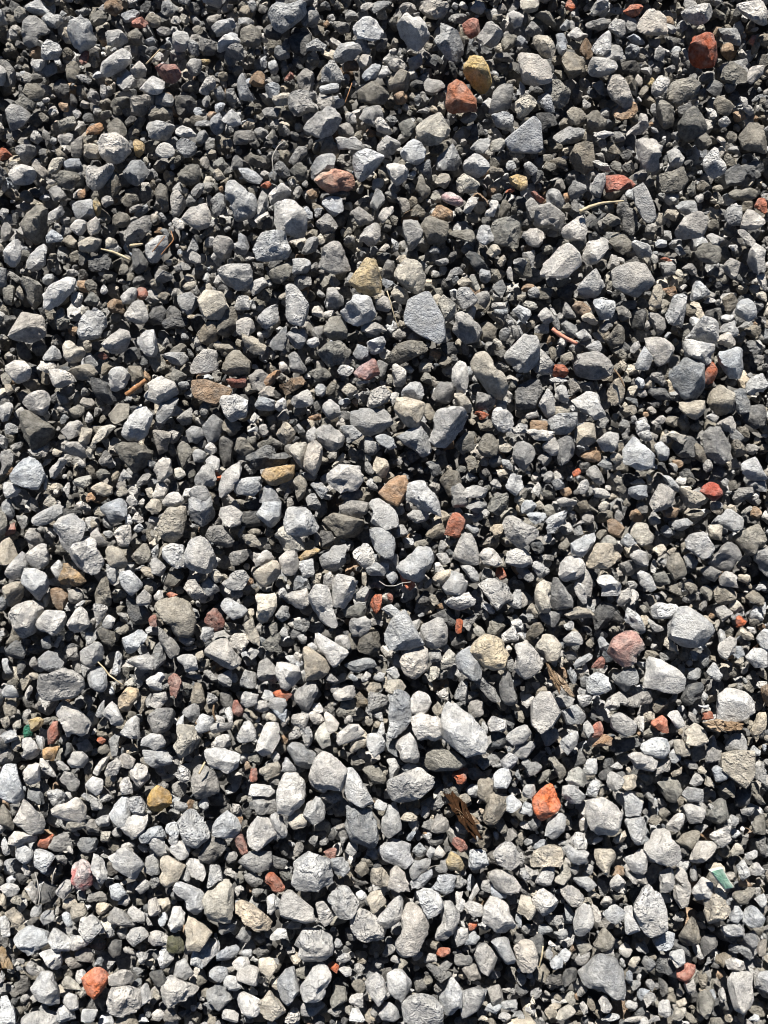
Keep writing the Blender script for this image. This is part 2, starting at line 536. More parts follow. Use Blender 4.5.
t 534,38 540,30 548,32 552,42 556,56 550,62 540,52 534,44
w 143,751 157,749 171,753 171,765 157,769 145,761
w 143,122 159,122 175,126 171,134 165,140 151,140
w 304,816 308,800 316,794 326,810 324,818 314,824
o 177,172 187,160 193,162 199,168 199,182 189,188 181,180
g 338,501 344,499 368,503 368,511 358,519 342,513
g 177,287 185,287 199,301 195,313 185,317 179,301
w 256,513 264,503 280,503 280,521 270,527
w 453,367 459,361 467,363 467,381 465,393 457,397 453,379
w 584,687 588,679 598,671 606,675 612,689 596,695
t 576,429 588,421 594,425 596,441 584,449 576,443
t 678,489 698,489 706,501 706,511 688,507
t 592,854 596,850 616,850 616,864 608,876 600,866
d 175,110 177,96 189,92 195,102 195,114 187,118 179,116
w 193,485 195,477 201,467 211,463 217,479 219,487
t 0,597 4,587 14,583 22,583 24,595 14,607 4,603
w 712,519 728,509 744,519 742,527 734,531 716,523
g 131,98 155,94 153,104 143,116 131,118
w 688,862 698,842 718,842 716,850 704,862
w 139,76 149,74 163,82 165,88 163,94 149,94 139,88
o 20,279 26,277 40,285 42,293 40,305 34,309 28,299
g 199,48 201,34 209,32 217,36 217,60 207,58
w 336,747 338,733 344,727 360,723 366,735
w 624,860 630,854 642,848 648,860 646,874 634,872
w 610,715 620,713 632,721 636,725 634,733 626,737 612,727
o 604,236 612,232 624,236 632,244 630,254 622,258
w 598,577 608,575 628,589 620,595 602,595
o 714,587 724,585 738,593 738,597 726,609 714,601
t 750,729 758,713 766,715 766,747 754,741
g 102,918 108,908 120,908 134,922 136,926 118,926
g 358,108 380,106 384,124 378,128 366,122 360,118
w 163,549 171,545 183,545 185,569 175,567 165,559
w 270,818 278,810 288,834 270,846
w 36,954 46,950 58,948 62,964 56,976
d 736,168 766,158 766,176 752,180
w 32,517 62,501 66,507 60,515 48,523 34,525
g 72,206 90,194 96,218 78,220
c 58,581 64,563 70,565 86,581 72,587 62,585
k 732,385 742,381 748,393 750,411 738,413
w 84,677 94,669 102,667 108,677 108,685 100,693 92,687
o 385,76 401,70 409,74 407,90 391,92
w 562,230 576,218 582,216 586,230 582,240 564,238
t 241,333 253,337 265,345 265,359 255,359 243,345
w 493,413 499,407 507,411 513,419 511,431 499,433 493,423
g 205,537 211,527 223,527 235,541 229,549 217,543
w 26,555 40,545 48,545 48,563 38,569 30,565
w 348,625 354,617 368,617 372,627 360,639 350,635
g 250,794 272,796 276,806 272,814 258,814
w 4,571 22,551 26,557 28,567 18,579 10,579
w 445,601 469,589 477,599 473,605 461,609 449,607
w 377,146 387,136 399,132 399,146 391,158 381,156
w 362,405 370,393 388,383 392,391 386,401 374,407
o 698,994 708,990 716,1002 714,1012 708,1020 698,1010
o 241,30 249,24 259,30 261,38 257,48 247,48 241,42
r 604,184 606,176 622,176 636,182 638,184 628,188 606,192
w 124,315 132,305 138,301 144,303 148,319 144,327 136,323
w 213,242 219,236 229,234 233,246 231,256 223,260 215,252
c 118,697 124,689 138,687 138,697 128,713 120,711
w 506,563 508,553 522,547 534,561 532,565 520,567
w 652,607 660,603 678,601 678,609 672,617 652,619
w 628,757 632,753 640,753 660,761 654,771 638,769
w 82,651 92,645 98,643 104,649 102,657 94,667 82,663
b 433,874 455,876 455,890 445,894 433,888
w 137,335 145,331 153,331 157,347 155,357 145,353 139,345
t 516,100 526,94 536,94 536,104 520,122 516,108
o 656,100 664,102 674,108 674,124 664,128 658,118
w 403,391 409,383 421,383 425,391 423,401 411,403 403,399
w 68,623 76,611 82,607 88,611 88,625 78,633 70,631
g 203,427 213,415 223,423 219,439 207,443
w 235,489 239,481 251,477 261,477 261,487 253,495 237,493
w 288,595 294,591 306,589 310,603 308,615 288,601
o 336,711 344,699 352,697 364,717 340,717
w 469,866 471,850 483,846 489,868 481,872
w 217,605 227,597 237,603 247,609 243,617 233,619
w 270,184 280,182 288,188 292,196 278,204 270,204
g 316,224 324,214 330,214 338,228 340,234 320,236
w 742,910 748,906 756,908 766,920 764,926 754,928 744,922
d 680,701 688,685 704,683 704,697 688,705
r 445,533 451,515 457,511 465,515 465,523 459,537 449,535
w 46,371 60,369 68,373 76,381 60,387 52,387
g 221,557 233,553 259,547 255,553 239,563 223,569
w 237,980 239,970 251,966 259,970 257,984 245,988
t 288,447 294,439 302,439 306,445 306,471 298,463
w 20,741 26,737 34,739 40,753 32,763 22,757
w 594,305 596,299 608,297 616,303 612,317 600,319
w 409,705 413,697 419,691 429,695 431,705 427,713 415,713
b 199,956 205,940 217,938 219,950 203,968
o 56,178 62,170 76,172 82,180 80,186 70,190 60,184
o 439,477 447,471 459,473 461,489 449,495
t 684,733 694,723 704,731 708,743 698,745 686,743
t 276,439 278,423 286,421 294,431 294,441 280,447
w 522,236 530,228 548,228 546,236 538,246 524,244
w 692,894 696,884 702,878 712,884 712,896 698,904
t 678,403 700,401 704,401 704,417 694,419 682,411
w 221,583 229,573 243,571 249,579 241,589 231,589
w 544,836 550,822 560,812 566,818 562,836 554,838
w 322,72 332,58 338,68 346,82 322,82
w 28,258 38,248 48,240 44,264 38,270 28,270
w 118,573 130,571 144,585 130,595 122,585
d 722,174 738,164 746,174 742,184 726,186
w 354,553 362,543 368,543 374,555 374,565 364,567 356,559
g 622,701 654,687 654,703 634,707
t 630,533 636,523 646,525 654,535 650,543 640,545
w 736,307 744,299 750,297 756,307 756,315 748,321 736,315
t 106,549 114,547 120,551 128,563 122,569 112,569 106,559
o 68,369 78,365 90,365 98,373 88,381 76,379 68,373
o 197,333 209,321 217,321 217,339 207,345 199,339
w 534,371 536,347 544,353 554,365 552,373 542,373
g 159,627 167,633 181,647 177,655 171,661 161,641 159,633
w 556,886 568,884 578,890 584,898 576,908 570,904
w 256,319 268,309 276,305 282,311 280,319 264,329
g 298,78 306,68 314,74 318,84 310,94 300,90
w 6,844 10,838 16,832 36,832 38,842 18,846
w 746,387 752,379 762,373 766,383 766,395 756,397 746,391
w 169,922 173,908 183,906 185,914 181,934 173,934
w 40,50 48,40 58,42 62,50 58,58 50,62 42,58
t 0,543 10,539 14,547 18,557 10,563 0,565
o 362,760 376,766 386,778 382,786 374,784 362,770
w 540,527 552,517 564,511 568,513 562,523 554,535 542,533
t 439,303 443,293 457,307 457,317 449,323 443,317
w 155,417 163,401 171,397 179,395 177,403 171,413 163,423 157,421
m 201,619 211,611 217,607 225,621 221,629 213,629 201,623
w 211,26 225,18 233,18 237,26 231,34 219,38
w 556,749 558,743 574,731 582,731 580,739 568,755
o 477,445 485,435 491,435 497,443 497,455 483,457
g 247,371 257,367 269,377 265,389 253,389
o 266,273 280,265 290,263 294,269 290,275 278,285
o 455,445 469,429 477,433 475,447 463,455
w 624,792 630,790 642,804 640,814 626,816
w 20,4 26,0 44,0 52,6 48,12 40,16 28,10
g 574,583 584,563 592,583 590,599
w 620,607 630,605 640,619 646,631 640,633 626,621
w 724,749 732,735 742,733 748,741 748,751 728,751
w 0,1000 6,994 14,1010 16,1022 0,1022
o 666,561 678,553 684,565 686,575 674,579 668,569
o 106,110 108,102 120,98 132,98 132,106 122,112 112,116
w 358,238 372,224 378,224 380,232 378,240 370,248 360,242
w 280,559 288,551 296,551 298,565 294,575 284,573
w 674,886 690,884 690,906 682,908 674,898
w 684,806 694,802 706,810 702,822 690,824
w 373,1022 389,1002 395,1008 403,1022
d 217,439 227,437 233,443 231,463 225,469 221,455
w 130,772 138,764 146,766 150,778 140,786 130,784
w 740,220 748,210 754,212 766,222 756,228 742,230
g 0,60 6,60 14,72 16,84 8,86 0,84
t 78,242 88,236 98,232 102,236 100,244 90,254 82,252
w 538,407 544,393 548,389 552,393 556,415 550,419
w 120,735 122,729 130,719 138,715 142,739
w 724,218 728,210 734,202 742,204 740,224 724,226
g 704,763 708,741 714,735 722,749 720,759
o 592,944 604,928 614,938 612,946 602,954
g 491,116 503,112 513,116 511,130 495,130
n 614,114 622,104 632,100 638,108 634,116 616,122
m 354,373 366,361 374,357 378,373 368,379 356,377
o 233,447 235,435 241,433 257,453 245,457
w 90,866 94,856 102,858 108,870 106,880 100,884
w 34,852 38,850 48,852 54,856 42,876 34,862
w 237,82 243,74 255,104 243,106 239,96
d 429,617 449,609 457,619 451,631
k 720,946 734,942 756,952 752,962
o 10,94 20,92 34,102 36,110 20,110 12,102
b 177,142 185,138 201,148 199,156 187,158 179,150
w 560,796 562,786 574,786 584,796 580,802 570,804
d 145,311 153,305 163,305 165,315 163,325 151,323 147,317
w 171,36 177,30 187,34 191,46 187,52 175,50
d 90,258 104,252 110,260 108,270 90,272
w 219,509 231,507 241,513 239,523 229,527 221,519
g 473,683 483,677 495,691 501,701 495,705
w 660,874 670,868 676,874 674,890 660,892
g 48,848 56,836 66,834 74,840 72,850 56,850
o 149,112 165,104 171,106 171,118 163,122 151,122
o 106,184 112,170 118,172 122,184 116,196 106,196
b 237,166 239,164 249,166 263,180 265,186 257,188 245,178
w 364,343 388,335 392,343 382,351 372,355
b 217,962 219,950 229,944 241,944 237,954 225,964
w 237,317 243,313 251,319 255,329 245,337 237,333
g 340,665 370,657 376,667 356,671 346,671
g 62,451 68,443 86,443 88,461
g 258,677 260,663 270,657 276,671 272,679 260,681
g 147,275 151,265 171,275 181,287 159,281
w 114,533 122,527 134,525 134,531 128,545 116,545
g 0,453 10,451 14,459 8,475 0,483
w 706,836 720,830 730,826 732,838 724,848
w 219,42 231,30 239,34 239,44 227,50 219,54
w 141,834 149,830 161,826 163,828 165,836 155,844 141,842
w 624,908 632,906 640,930 626,934
g 477,391 489,395 497,401 489,413 477,409
d 132,252 140,250 148,264 146,274 134,274
o 0,798 10,816 16,828 2,834 0,822
t 370,882 372,870 386,868 390,886 384,888
w 668,152 674,142 684,156 680,166 670,172
w 387,164 399,162 407,170 405,178 397,186 391,176
w 722,269 730,259 738,255 740,261 742,271 732,279 724,273
g 409,872 411,860 429,858 429,866 415,880
w 22,774 30,764 38,762 40,782 30,786 24,778
w 102,715 112,703 116,705 124,723 118,727 110,723
w 562,848 570,846 588,852 586,862 574,864
w 110,976 124,970 136,972 132,982 122,984 110,986
w 720,926 742,924 750,930 746,938 728,936
g 368,715 370,691 380,693 386,697 386,705
w 604,908 616,906 624,912 626,922 612,924 604,914
w 189,493 195,487 205,487 211,499 211,505 199,505
g 562,711 576,705 586,717 582,723 568,723
b 286,333 292,329 304,329 306,339 298,353
w 368,735 380,735 386,745 386,749 374,757 368,745
w 235,745 243,723 249,721 255,731 255,739
w 506,737 510,731 526,725 530,733 524,741 514,745
w 592,48 606,30 610,34 610,50 600,56 594,52
o 106,415 114,405 128,405 128,417 116,423
w 330,697 338,689 358,685 360,691 350,699 342,701
g 169,196 177,190 185,202 183,214 173,216
w 106,34 114,28 122,32 128,42 118,48 108,44
w 746,657 754,649 766,649 766,667 756,667
w 457,297 459,289 469,289 477,299 473,305 461,309
t 366,896 374,890 380,890 386,902 374,914
d 552,297 560,289 572,277 576,285 570,301
w 336,138 354,136 360,142 360,150 340,150
t 457,182 463,174 473,180 479,184 473,192 459,194
w 153,467 163,459 171,461 171,473 159,483
w 50,1022 62,1006 74,1010 76,1022
g 302,20 306,6 314,4 318,16 316,26 306,28
w 316,904 324,902 336,920 322,928
d 698,938 702,934 714,936 720,942 714,948 704,956
d 6,649 16,641 26,647 26,657 10,661
o 219,427 221,417 245,425 245,429 231,435
b 320,198 332,196 340,198 342,210 332,216 322,202
o 714,104 720,94 724,94 734,104 728,116 718,112
o 487,509 493,499 507,493 509,503 499,515
o 108,124 116,116 124,126 130,134 122,138 110,134
g 451,489 461,485 467,495 467,505 453,507
w 718,655 720,643 730,637 736,639 734,653 726,659
d 165,309 175,305 183,317 181,325 167,325
d 241,513 261,511 261,525 243,527
g 302,1000 320,1000 324,1006 314,1014 302,1016
b 654,940 664,932 674,934 672,948 660,952
w 187,864 189,860 201,860 205,874 201,882 193,878
b 407,892 413,880 431,868 431,878 421,890
w 124,942 132,930 144,926 148,936 134,946
t 518,912 522,896 530,898 536,908 530,920
t 566,782 568,772 578,768 588,776 584,786 574,784
o 20,88 28,84 38,86 44,94 40,102 30,100
n 276,385 292,379 300,377 306,383 286,395
w 48,792 56,790 66,790 68,798 58,806 48,806
d 536,116 544,110 554,114 556,124 540,130
w 650,94 656,78 664,74 670,80 664,90 654,100
r 698,489 710,483 720,485 724,493 714,501
w 536,882 544,868 554,868 552,886 546,890
e 167,950 169,938 183,932 183,952 175,954
d 614,745 624,739 636,737 640,745 616,755
w 149,840 155,834 163,838 167,850 161,856 153,854
o 477,796 479,782 485,778 493,780 491,792 487,802
d 40,908 44,880 60,888 52,898
w 526,429 534,429 554,431 550,441 528,439
w 504,485 512,475 524,475 524,485 516,495
d 654,956 668,956 676,970 670,974 658,970
t 562,611 576,607 588,609 594,613 592,617 570,619
t 286,818 296,808 306,816 306,826 294,828
w 598,441 608,433 618,435 616,445 612,453 602,449
g 646,311 658,315 664,321 668,337 658,335
w 288,401 306,389 312,399 310,405 298,407 290,405
w 495,770 507,768 511,780 507,788 495,786
w 24,539 30,529 36,527 42,541 40,547 30,549
d 666,944 668,934 690,948 696,960
t 316,735 318,725 328,723 330,743 322,749
w 147,944 149,930 159,932 167,936 169,944 153,946
n 429,216 439,204 451,210 451,220 441,222
g 76,846 82,838 100,838 98,850 86,852
g 14,148 22,146 34,146 36,154 26,164 16,154
o 606,339 618,325 624,329 624,343 612,347
d 630,313 646,309 644,331 632,327
n 50,591 56,589 66,591 68,597 62,611 54,605
g 512,745 532,741 534,747 524,759 514,755
w 626,553 638,549 652,557 652,567 638,563
d 467,256 473,250 481,258 489,268 489,272 477,272
o 728,194 736,190 746,188 758,192 756,198 744,200 730,198
o 514,269 520,261 530,259 534,273 532,277 522,277
w 173,980 177,964 185,960 193,974 183,980
o 155,190 161,180 167,188 169,208 167,212 159,202
r 704,365 712,361 718,367 712,385 704,385
o 425,535 433,521 441,519 445,535 435,539
d 423,960 453,974 439,984
g 153,431 171,433 167,449 159,453
o 243,156 249,152 263,158 269,166 263,170 245,162
w 231,641 235,633 243,633 249,639 243,649 237,657
g 266,349 278,333 286,325 286,339 284,349
w 126,661 144,655 152,657 152,669 140,669
b 538,94 546,88 552,102 554,112 548,114 538,102
o 262,645 272,635 280,633 282,651 268,651
d 163,321 171,317 193,319 185,327 165,329
t 373,467 375,457 385,457 391,475 381,477
m 167,693 169,679 179,669 181,681 175,699
o 676,842 680,836 698,828 698,838 692,848
t 274,92 286,88 290,98 286,108 280,110 274,100
w 718,333 724,325 740,319 740,333 732,337
w 159,505 169,493 179,493 183,499 179,507 163,507
w 143,739 151,735 161,735 167,745 155,749 143,745
w 332,860 344,858 350,870 342,876 332,874
o 90,14 98,8 106,16 108,26 96,28 90,20
g 0,749 14,743 12,763 0,767
w 602,56 608,46 622,46 624,58 614,60 604,58
o 568,112 576,106 584,112 586,124 570,124
g 730,54 744,58 750,66 748,74 740,76 734,64
w 165,844 167,826 173,822 179,826 177,844
t 258,772 264,766 278,762 280,774 266,780
g 524,198 534,196 540,208 536,218 530,220
w 632,244 638,240 652,246 652,256 640,258
w 328,289 336,287 342,297 344,305 336,309 328,301
w 183,583 195,581 205,595 195,601 185,589
g 145,870 147,854 157,852 159,872 151,874
w 14,848 18,846 24,846 34,852 32,860 24,864 16,856
g 60,780 66,772 74,774 80,780 78,790 70,790
o 342,611 346,605 360,605 366,607 362,617 346,617
d 120,349 136,347 142,359 124,363
g 262,852 286,860 282,870 262,862
w 666,830 668,822 678,814 686,814 686,820 678,832
r 266,882 268,872 274,872 284,886 282,892 274,892
w 459,218 465,206 469,198 481,192 483,194 465,220
g 0,503 10,499 14,513 10,521 0,519
g 586,28 590,18 602,18 610,24 602,30 588,32
b 477,238 481,226 493,226 495,238 485,244
w 479,555 487,549 495,551 503,563 495,565 485,563
w 362,327 370,323 390,323 388,329 378,335 364,331
o 330,1002 334,986 344,988 346,1000 332,1008
o 534,16 544,12 558,14 560,22 556,28 544,22
w 169,850 175,842 181,842 189,848 187,858 181,860
g 314,96 332,96 334,110 324,112 316,102
w 155,150 163,142 173,146 177,154 169,158 157,156
g 624,872 642,872 648,886 640,890
t 260,958 272,958 276,968 268,978 260,970
w 393,365 397,365 405,371 405,387 393,385
w 126,802 132,798 140,798 146,806 142,814 130,812
w 207,888 211,864 219,866 223,880
w 70,226 76,220 82,216 88,224 86,234 80,238
t 82,146 92,142 98,144 100,158 92,160 84,154
b 233,242 239,234 245,238 249,250 241,256 233,250
o 163,583 167,573 181,571 183,577 175,587 171,589
w 177,657 187,655 195,655 197,669 185,671
g 467,701 483,701 483,715 471,719
w 137,996 141,984 149,984 151,998 137,1008
g 425,84 429,78 441,78 445,86 433,94 427,92
o 132,557 144,541 150,553 148,559 140,565
w 250,796 252,784 270,786 274,792 268,796
t 68,914 74,906 84,904 86,912 78,926
n 104,0 122,0 124,8 114,16 106,10
w 690,303 694,283 700,281 710,293
b 628,499 630,489 646,485 648,497 634,501
g 151,663 155,649 161,641 165,659 155,671
g 487,988 501,984 503,1000 493,1006
d 708,88 714,74 722,82 720,96 710,98
g 118,78 128,72 136,82 136,88 124,90 118,84
g 28,798 30,786 42,786 44,802 38,804
w 62,431 70,423 78,421 84,427 80,433 70,439
w 322,411 328,397 338,407 340,415 330,419
d 734,790 752,790 748,804 736,806
w 506,800 516,792 522,806 506,816
w 674,878 680,866 688,876 692,896
t 245,625 253,619 259,637 259,647 247,637
o 2,281 10,279 14,291 12,305 4,301
w 748,82 750,70 760,60 766,66 762,74 752,84
w 572,585 578,581 590,591 588,603 582,603
o 449,234 455,230 469,230 475,236 473,244 451,236
w 546,198 550,188 558,192 564,202 560,208 548,204
g 235,132 251,130 255,140 243,144 235,144
o 694,140 704,130 712,142 704,150 696,150
o 722,299 734,293 742,299 730,311 722,309
g 431,830 435,820 441,810 447,822 449,830 437,832
w 159,960 161,948 169,948 173,960 167,968 159,968
r 550,371 554,365 564,367 572,377 568,381 556,379
w 716,339 726,331 738,341 732,347 716,345
d 622,62 632,56 642,72 634,74 624,72
w 352,212 360,208 374,218 372,222 360,226
w 193,721 203,715 213,719 209,729 199,733
w 590,184 596,176 604,174 604,184 600,196 592,194
w 724,962 732,956 746,964 746,972 726,968
o 730,894 736,892 756,890 750,902 740,904
d 526,942 540,932 544,944 540,956
o 690,751 696,743 704,743 706,759 694,761
o 752,822 758,816 766,814 766,834 754,832
w 221,118 231,110 243,118 245,122 233,126 221,120
g 211,202 219,194 225,198 225,212 215,216
t 90,447 94,437 102,425 116,427 96,445
w 211,745 213,737 229,735 231,747 215,749
w 366,569 376,563 388,563 388,569 382,575 366,575
g 389,737 409,733 425,749 427,751
w 42,18 50,12 60,16 62,22 56,32 48,24
w 0,483 10,483 20,487 22,495 6,497
g 288,355 296,353 306,369 302,375 292,369
o 292,481 300,475 306,483 304,495 298,501
m 463,24 471,18 477,20 479,32 471,38 465,32
b 352,40 362,36 372,48 364,58
g 163,355 169,353 187,353 189,359 183,365 173,363
w 185,433 193,427 201,429 203,437 199,445 189,441
b 260,501 262,493 266,485 276,493 280,501 268,503
d 642,385 664,389 672,399 658,399 646,391
o 98,631 104,629 114,633 118,643 112,647 102,641
g 217,675 227,671 231,671 231,691 223,691
w 636,365 644,347 652,359 648,369 636,369
g 568,192 574,182 584,186 586,190 570,204
w 706,236 714,234 726,236 726,246 716,250
t 650,301 654,287 660,285 662,293 660,307 650,309
w 720,579 726,571 734,575 740,579 738,587 722,585
w 147,681 157,673 165,675 161,689 151,691
o 58,120 66,116 74,116 76,124 72,130 62,132
g 161,8 163,0 173,0 177,8 171,16 163,18
d 260,28 266,22 282,32 278,40 266,36
w 362,76 374,60 380,66 376,78 366,82
o 322,148 328,134 334,138 338,150 338,152 322,154
b 201,587 209,577 223,593 205,595
g 656,776 658,758 670,756 672,768
o 399,124 409,120 417,128 415,136 405,138
w 84,788 92,778 102,780 102,790 96,794 86,792
d 491,731 505,735 507,747 493,749
w 604,782 612,772 624,780 622,784 616,792
r 678,970 686,964 694,966 694,974 686,982 678,978
t 556,1020 560,1010 568,1006 574,1010 574,1022
w 512,309 518,305 534,313 534,317 524,323
d 145,974 163,970 167,984 157,986
g 80,349 88,351 98,363 96,373 88,369
w 48,475 54,463 64,455 70,457 56,477
g 187,62 195,56 201,60 201,74 191,76
g 225,52 233,44 243,46 243,60 235,60
b 556,36 562,34 568,38 564,54 556,58
o 326,190 334,188 356,188 350,194 336,200
o 177,449 183,441 191,449 191,455 183,467
w 20,882 32,880 38,896 36,906
w 290,725 294,715 306,711 308,717 304,729
g 552,699 560,695 574,699 570,707 556,709
g 540,729 556,729 558,741 546,745 542,735
g 752,970 756,968 762,978 764,994 756,996
y 447,862 451,852 459,858 465,868 457,872 451,870
o 66,66 74,60 80,70 76,82 68,80
w 614,595 628,587 634,595 622,605 614,601
g 540,613 562,611 560,617 554,627 544,621
w 714,425 734,415 736,425 732,433 722,429
w 68,761 74,753 82,753 88,759 82,767 72,767
t 554,882 566,858 570,876 564,884
g 211,120 219,114 223,122 225,132 217,136 211,128
o 145,12 151,8 159,16 161,26 153,28 147,22
d 425,64 435,52 443,60 437,74
w 294,260 308,258 310,266 306,272 294,274
g 28,449 48,445 50,459 34,457
g 586,471 598,463 604,483 596,483 586,473
n 608,521 616,519 626,529 620,537 610,533
w 554,403 556,387 564,383 568,399 564,403
w 298,563 312,559 314,577 304,577
w 572,842 576,834 586,834 586,850 574,850
w 0,731 14,729 16,739 0,747
g 276,44 284,44 290,50 290,58 282,62 276,56
g 74,954 84,948 92,948 94,962 78,960
g 177,417 187,407 193,409 191,421 183,429
o 600,545 608,535 616,541 620,557
w 300,729 302,723 308,723 314,741 306,747
g 239,687 245,671 255,673 255,687
g 272,166 278,158 290,172 292,178 282,178
w 682,794 688,788 702,790 702,802 690,800
g 370,206 376,190 382,190 384,200 378,210 372,212
m 48,731 54,721 58,723 60,741 48,743
o 54,315 62,309 70,319 66,327 58,329
g 358,56 364,50 370,52 372,62 364,72 360,66
t 143,507 151,499 161,501 161,509 157,517
o 487,623 495,619 505,627 499,635 487,633
w 453,926 467,928 467,940 457,946
m 451,834 463,842 471,848 467,858 451,842
r 397,567 415,583 417,591 411,593 401,581
t 387,691 389,681 405,679 405,689 395,693
w 70,950 72,936 88,938 88,946 74,950
w 199,92 207,78 213,76 215,86 209,96 203,96
g 322,794 342,790 344,798 330,804 322,798
g 642,962 644,952 658,966 652,978
g 155,96 169,92 173,100 171,106 157,106
o 308,373 320,369 328,369 334,377 318,381
w 340,427 352,427 362,435 348,443
w 94,605 110,605 96,629
w 177,130 185,124 195,128 195,138 185,138 177,134
w 465,491 471,485 487,489 483,497 467,497
w 191,966 193,952 199,948 203,958 201,972 197,970
w 658,1014 660,1000 670,1002 674,1010 666,1018
n 580,455 594,447 598,445 600,461 588,461
b 209,976 213,966 225,968 227,976 219,982
d 54,86 62,78 68,86 68,96 58,98
g 674,206 684,202 694,202 696,210 686,216
w 602,709 612,695 620,697 618,711 608,711
d 562,970 578,968 574,980 564,988
w 377,297 381,291 391,303 389,311 377,309
r 620,12 628,6 640,4 642,8 636,16 626,18
g 524,34 532,22 542,22 540,34 532,38
t 391,291 397,287 407,291 407,303 397,303
g 614,299 634,315 618,321
g 364,435 372,437 380,447 372,455 366,451
d 0,2 6,2 10,10 8,18 4,26 0,28
y 0,944 4,946 14,968 0,966
o 616,80 636,76 640,90 632,90
g 253,403 261,397 273,401 273,411 259,409
w 638,575 642,571 650,577 656,587 650,591 640,583
w 223,984 229,976 237,978 243,988 233,992
g 463,970 469,964 477,966 481,980 471,980
w 251,565 263,553 273,549 273,559 257,567
o 191,699 195,683 201,685 205,701 193,703
g 455,697 459,681 467,683 465,705
w 249,283 261,277 267,285 257,293 251,295
t 90,489 100,483 110,481 112,493 104,495
w 0,685 12,687 16,691 18,699 0,697
t 48,170 54,158 64,158 64,164 58,174 50,174
g 606,699 620,693 640,711
g 732,499 740,489 752,487 752,495 738,503
g 245,876 253,872 261,876 261,884 251,890
w 582,774 588,760 596,760 598,774 590,776
g 455,962 457,954 469,954 473,964 459,968
w 267,896 275,890 275,918 267,914
w 608,28 616,20 626,22 624,34 618,36
o 211,162 221,156 229,162 227,172 219,172
g 0,222 8,224 14,234 8,240 0,240
g 407,515 415,509 427,511 427,519 417,523
w 183,711 193,705 199,705 199,715 189,723
y 90,194 96,192 100,204 102,218 98,220 92,206
n 250,78 260,70 264,74 264,86 254,88 250,82
o 149,359 159,353 165,363 165,369 155,371
g 294,277 310,275 310,285 300,289 294,287
t 453,395 461,393 469,401 473,413 469,413 463,409
w 608,880 616,874 624,882 626,892 612,888
r 650,723 662,717 668,719 670,733 662,731
g 227,86 233,80 237,102 231,108 227,98
o 483,329 487,321 495,329 495,341 483,339
w 544,445 554,437 560,451 554,457 544,449
t 64,822 84,820 84,828 72,832 64,828
d 209,798 215,790 223,796 227,806 213,806
b 501,762 509,754 517,758 513,774 505,768
w 754,776 766,754 766,784
o 714,786 734,780 734,798
d 106,952 112,940 122,940 120,954 114,956
o 572,934 592,946 582,958
w 130,70 140,62 146,66 146,76 138,80
t 6,914 14,908 20,914 24,920 16,928
g 413,164 429,160 431,174 429,180
w 506,255 530,261 532,273 516,265
w 201,737 215,725 233,723 231,729 209,735
o 746,782 756,784 766,804 758,804
w 465,906 469,900 481,906 483,916 473,916
g 376,44 382,34 388,32 388,40 382,58 378,52
b 62,164 70,160 78,160 82,168 82,174 68,170
o 292,170 300,162 306,168 306,180 298,180 292,172
t 58,980 68,976 80,986 80,990 68,990
g 445,277 449,269 467,267 469,271 447,281
t 433,579 439,573 451,569 455,571 445,585
w 324,711 326,709 338,723 336,729 328,733
d 413,974 421,976 429,990 417,994
w 104,776 110,764 118,758 124,762 116,774
w 38,750 56,774 54,778 42,770 38,756
o 169,365 189,377 183,383 171,379
o 128,367 140,367 144,379 132,383
p 443,194 451,192 457,194 463,202 459,206 453,204 443,200
w 572,878 588,878 596,886 586,892
w 564,639 572,633 580,633 582,643 568,647
w 171,774 181,766 189,772 191,782 181,780
w 256,208 262,192 268,198 268,208 258,216
w 469,150 479,140 489,138 489,144 483,152 471,152
w 590,12 598,0 608,0 606,10 594,16
o 114,216 122,212 130,218 128,224 122,228 114,224
o 526,637 532,625 544,623 542,631 532,641
o 548,758 556,758 566,768 566,772 560,778
g 574,962 582,950 588,946 590,960 580,966
g 217,936 219,924 237,920 233,930
w 120,297 130,289 136,289 136,303 124,303
w 538,317 544,307 552,311 554,319 544,325
o 730,441 738,441 746,449 744,455 734,457
o 684,513 700,509 706,519 694,523
w 748,866 758,862 766,874 760,878 748,872
w 56,892 64,880 72,882 70,890 62,900
g 82,94 92,86 100,98 102,104 96,104
g 185,38 191,38 199,46 201,56 193,56 187,46
n 580,50 586,38 590,44 594,56 584,60
g 68,591 82,589 84,601 70,603
y 44,749 54,745 60,745 52,763 44,757
g 746,481 764,481 766,491 750,491
w 668,715 676,709 686,725 678,729
g 524,764 540,762 544,770 530,776
g 48,188 60,186 68,198 54,200
w 149,705 155,695 165,693 167,699 159,709
w 654,445 662,443 670,451 666,459 660,461
w 524,515 528,513 546,513 546,519 536,525
g 700,569 710,567 722,571 714,581 706,577
w 266,705 274,699 284,699 286,705 282,713
g 742,936 754,930 760,932 756,946 752,946
n 106,303 114,297 122,303 122,311 112,313
t 239,537 253,535 263,547 251,547 241,541
w 78,1022 84,1010 98,1010 92,1022
d 205,0 229,0 217,12 209,8
g 24,970 32,960 40,966 46,974 32,974
g 84,822 94,818 100,830 88,836
d 366,577 380,577 384,587 368,589
w 149,902 157,898 161,912 157,918 149,914
t 674,741 682,741 690,751 688,757 676,753
w 532,565 536,561 550,569 550,575 540,577
w 62,1000 68,994 76,996 78,1008 70,1010
w 82,796 86,794 96,798 106,810 92,808
w 44,357 52,345 60,353 62,359 46,361
w 0,407 10,399 12,409 8,419 2,421
t 520,0 538,0 536,10 528,12 522,8
d 16,345 24,343 32,357 26,361 18,355
w 489,723 493,717 505,721 505,729 491,731
w 284,1022 296,1002 300,1020 300,1022
g 447,20 455,14 467,12 465,18 459,28
o 502,42 510,30 516,36 514,46 506,50
o 417,190 421,174 429,188 429,194 423,198
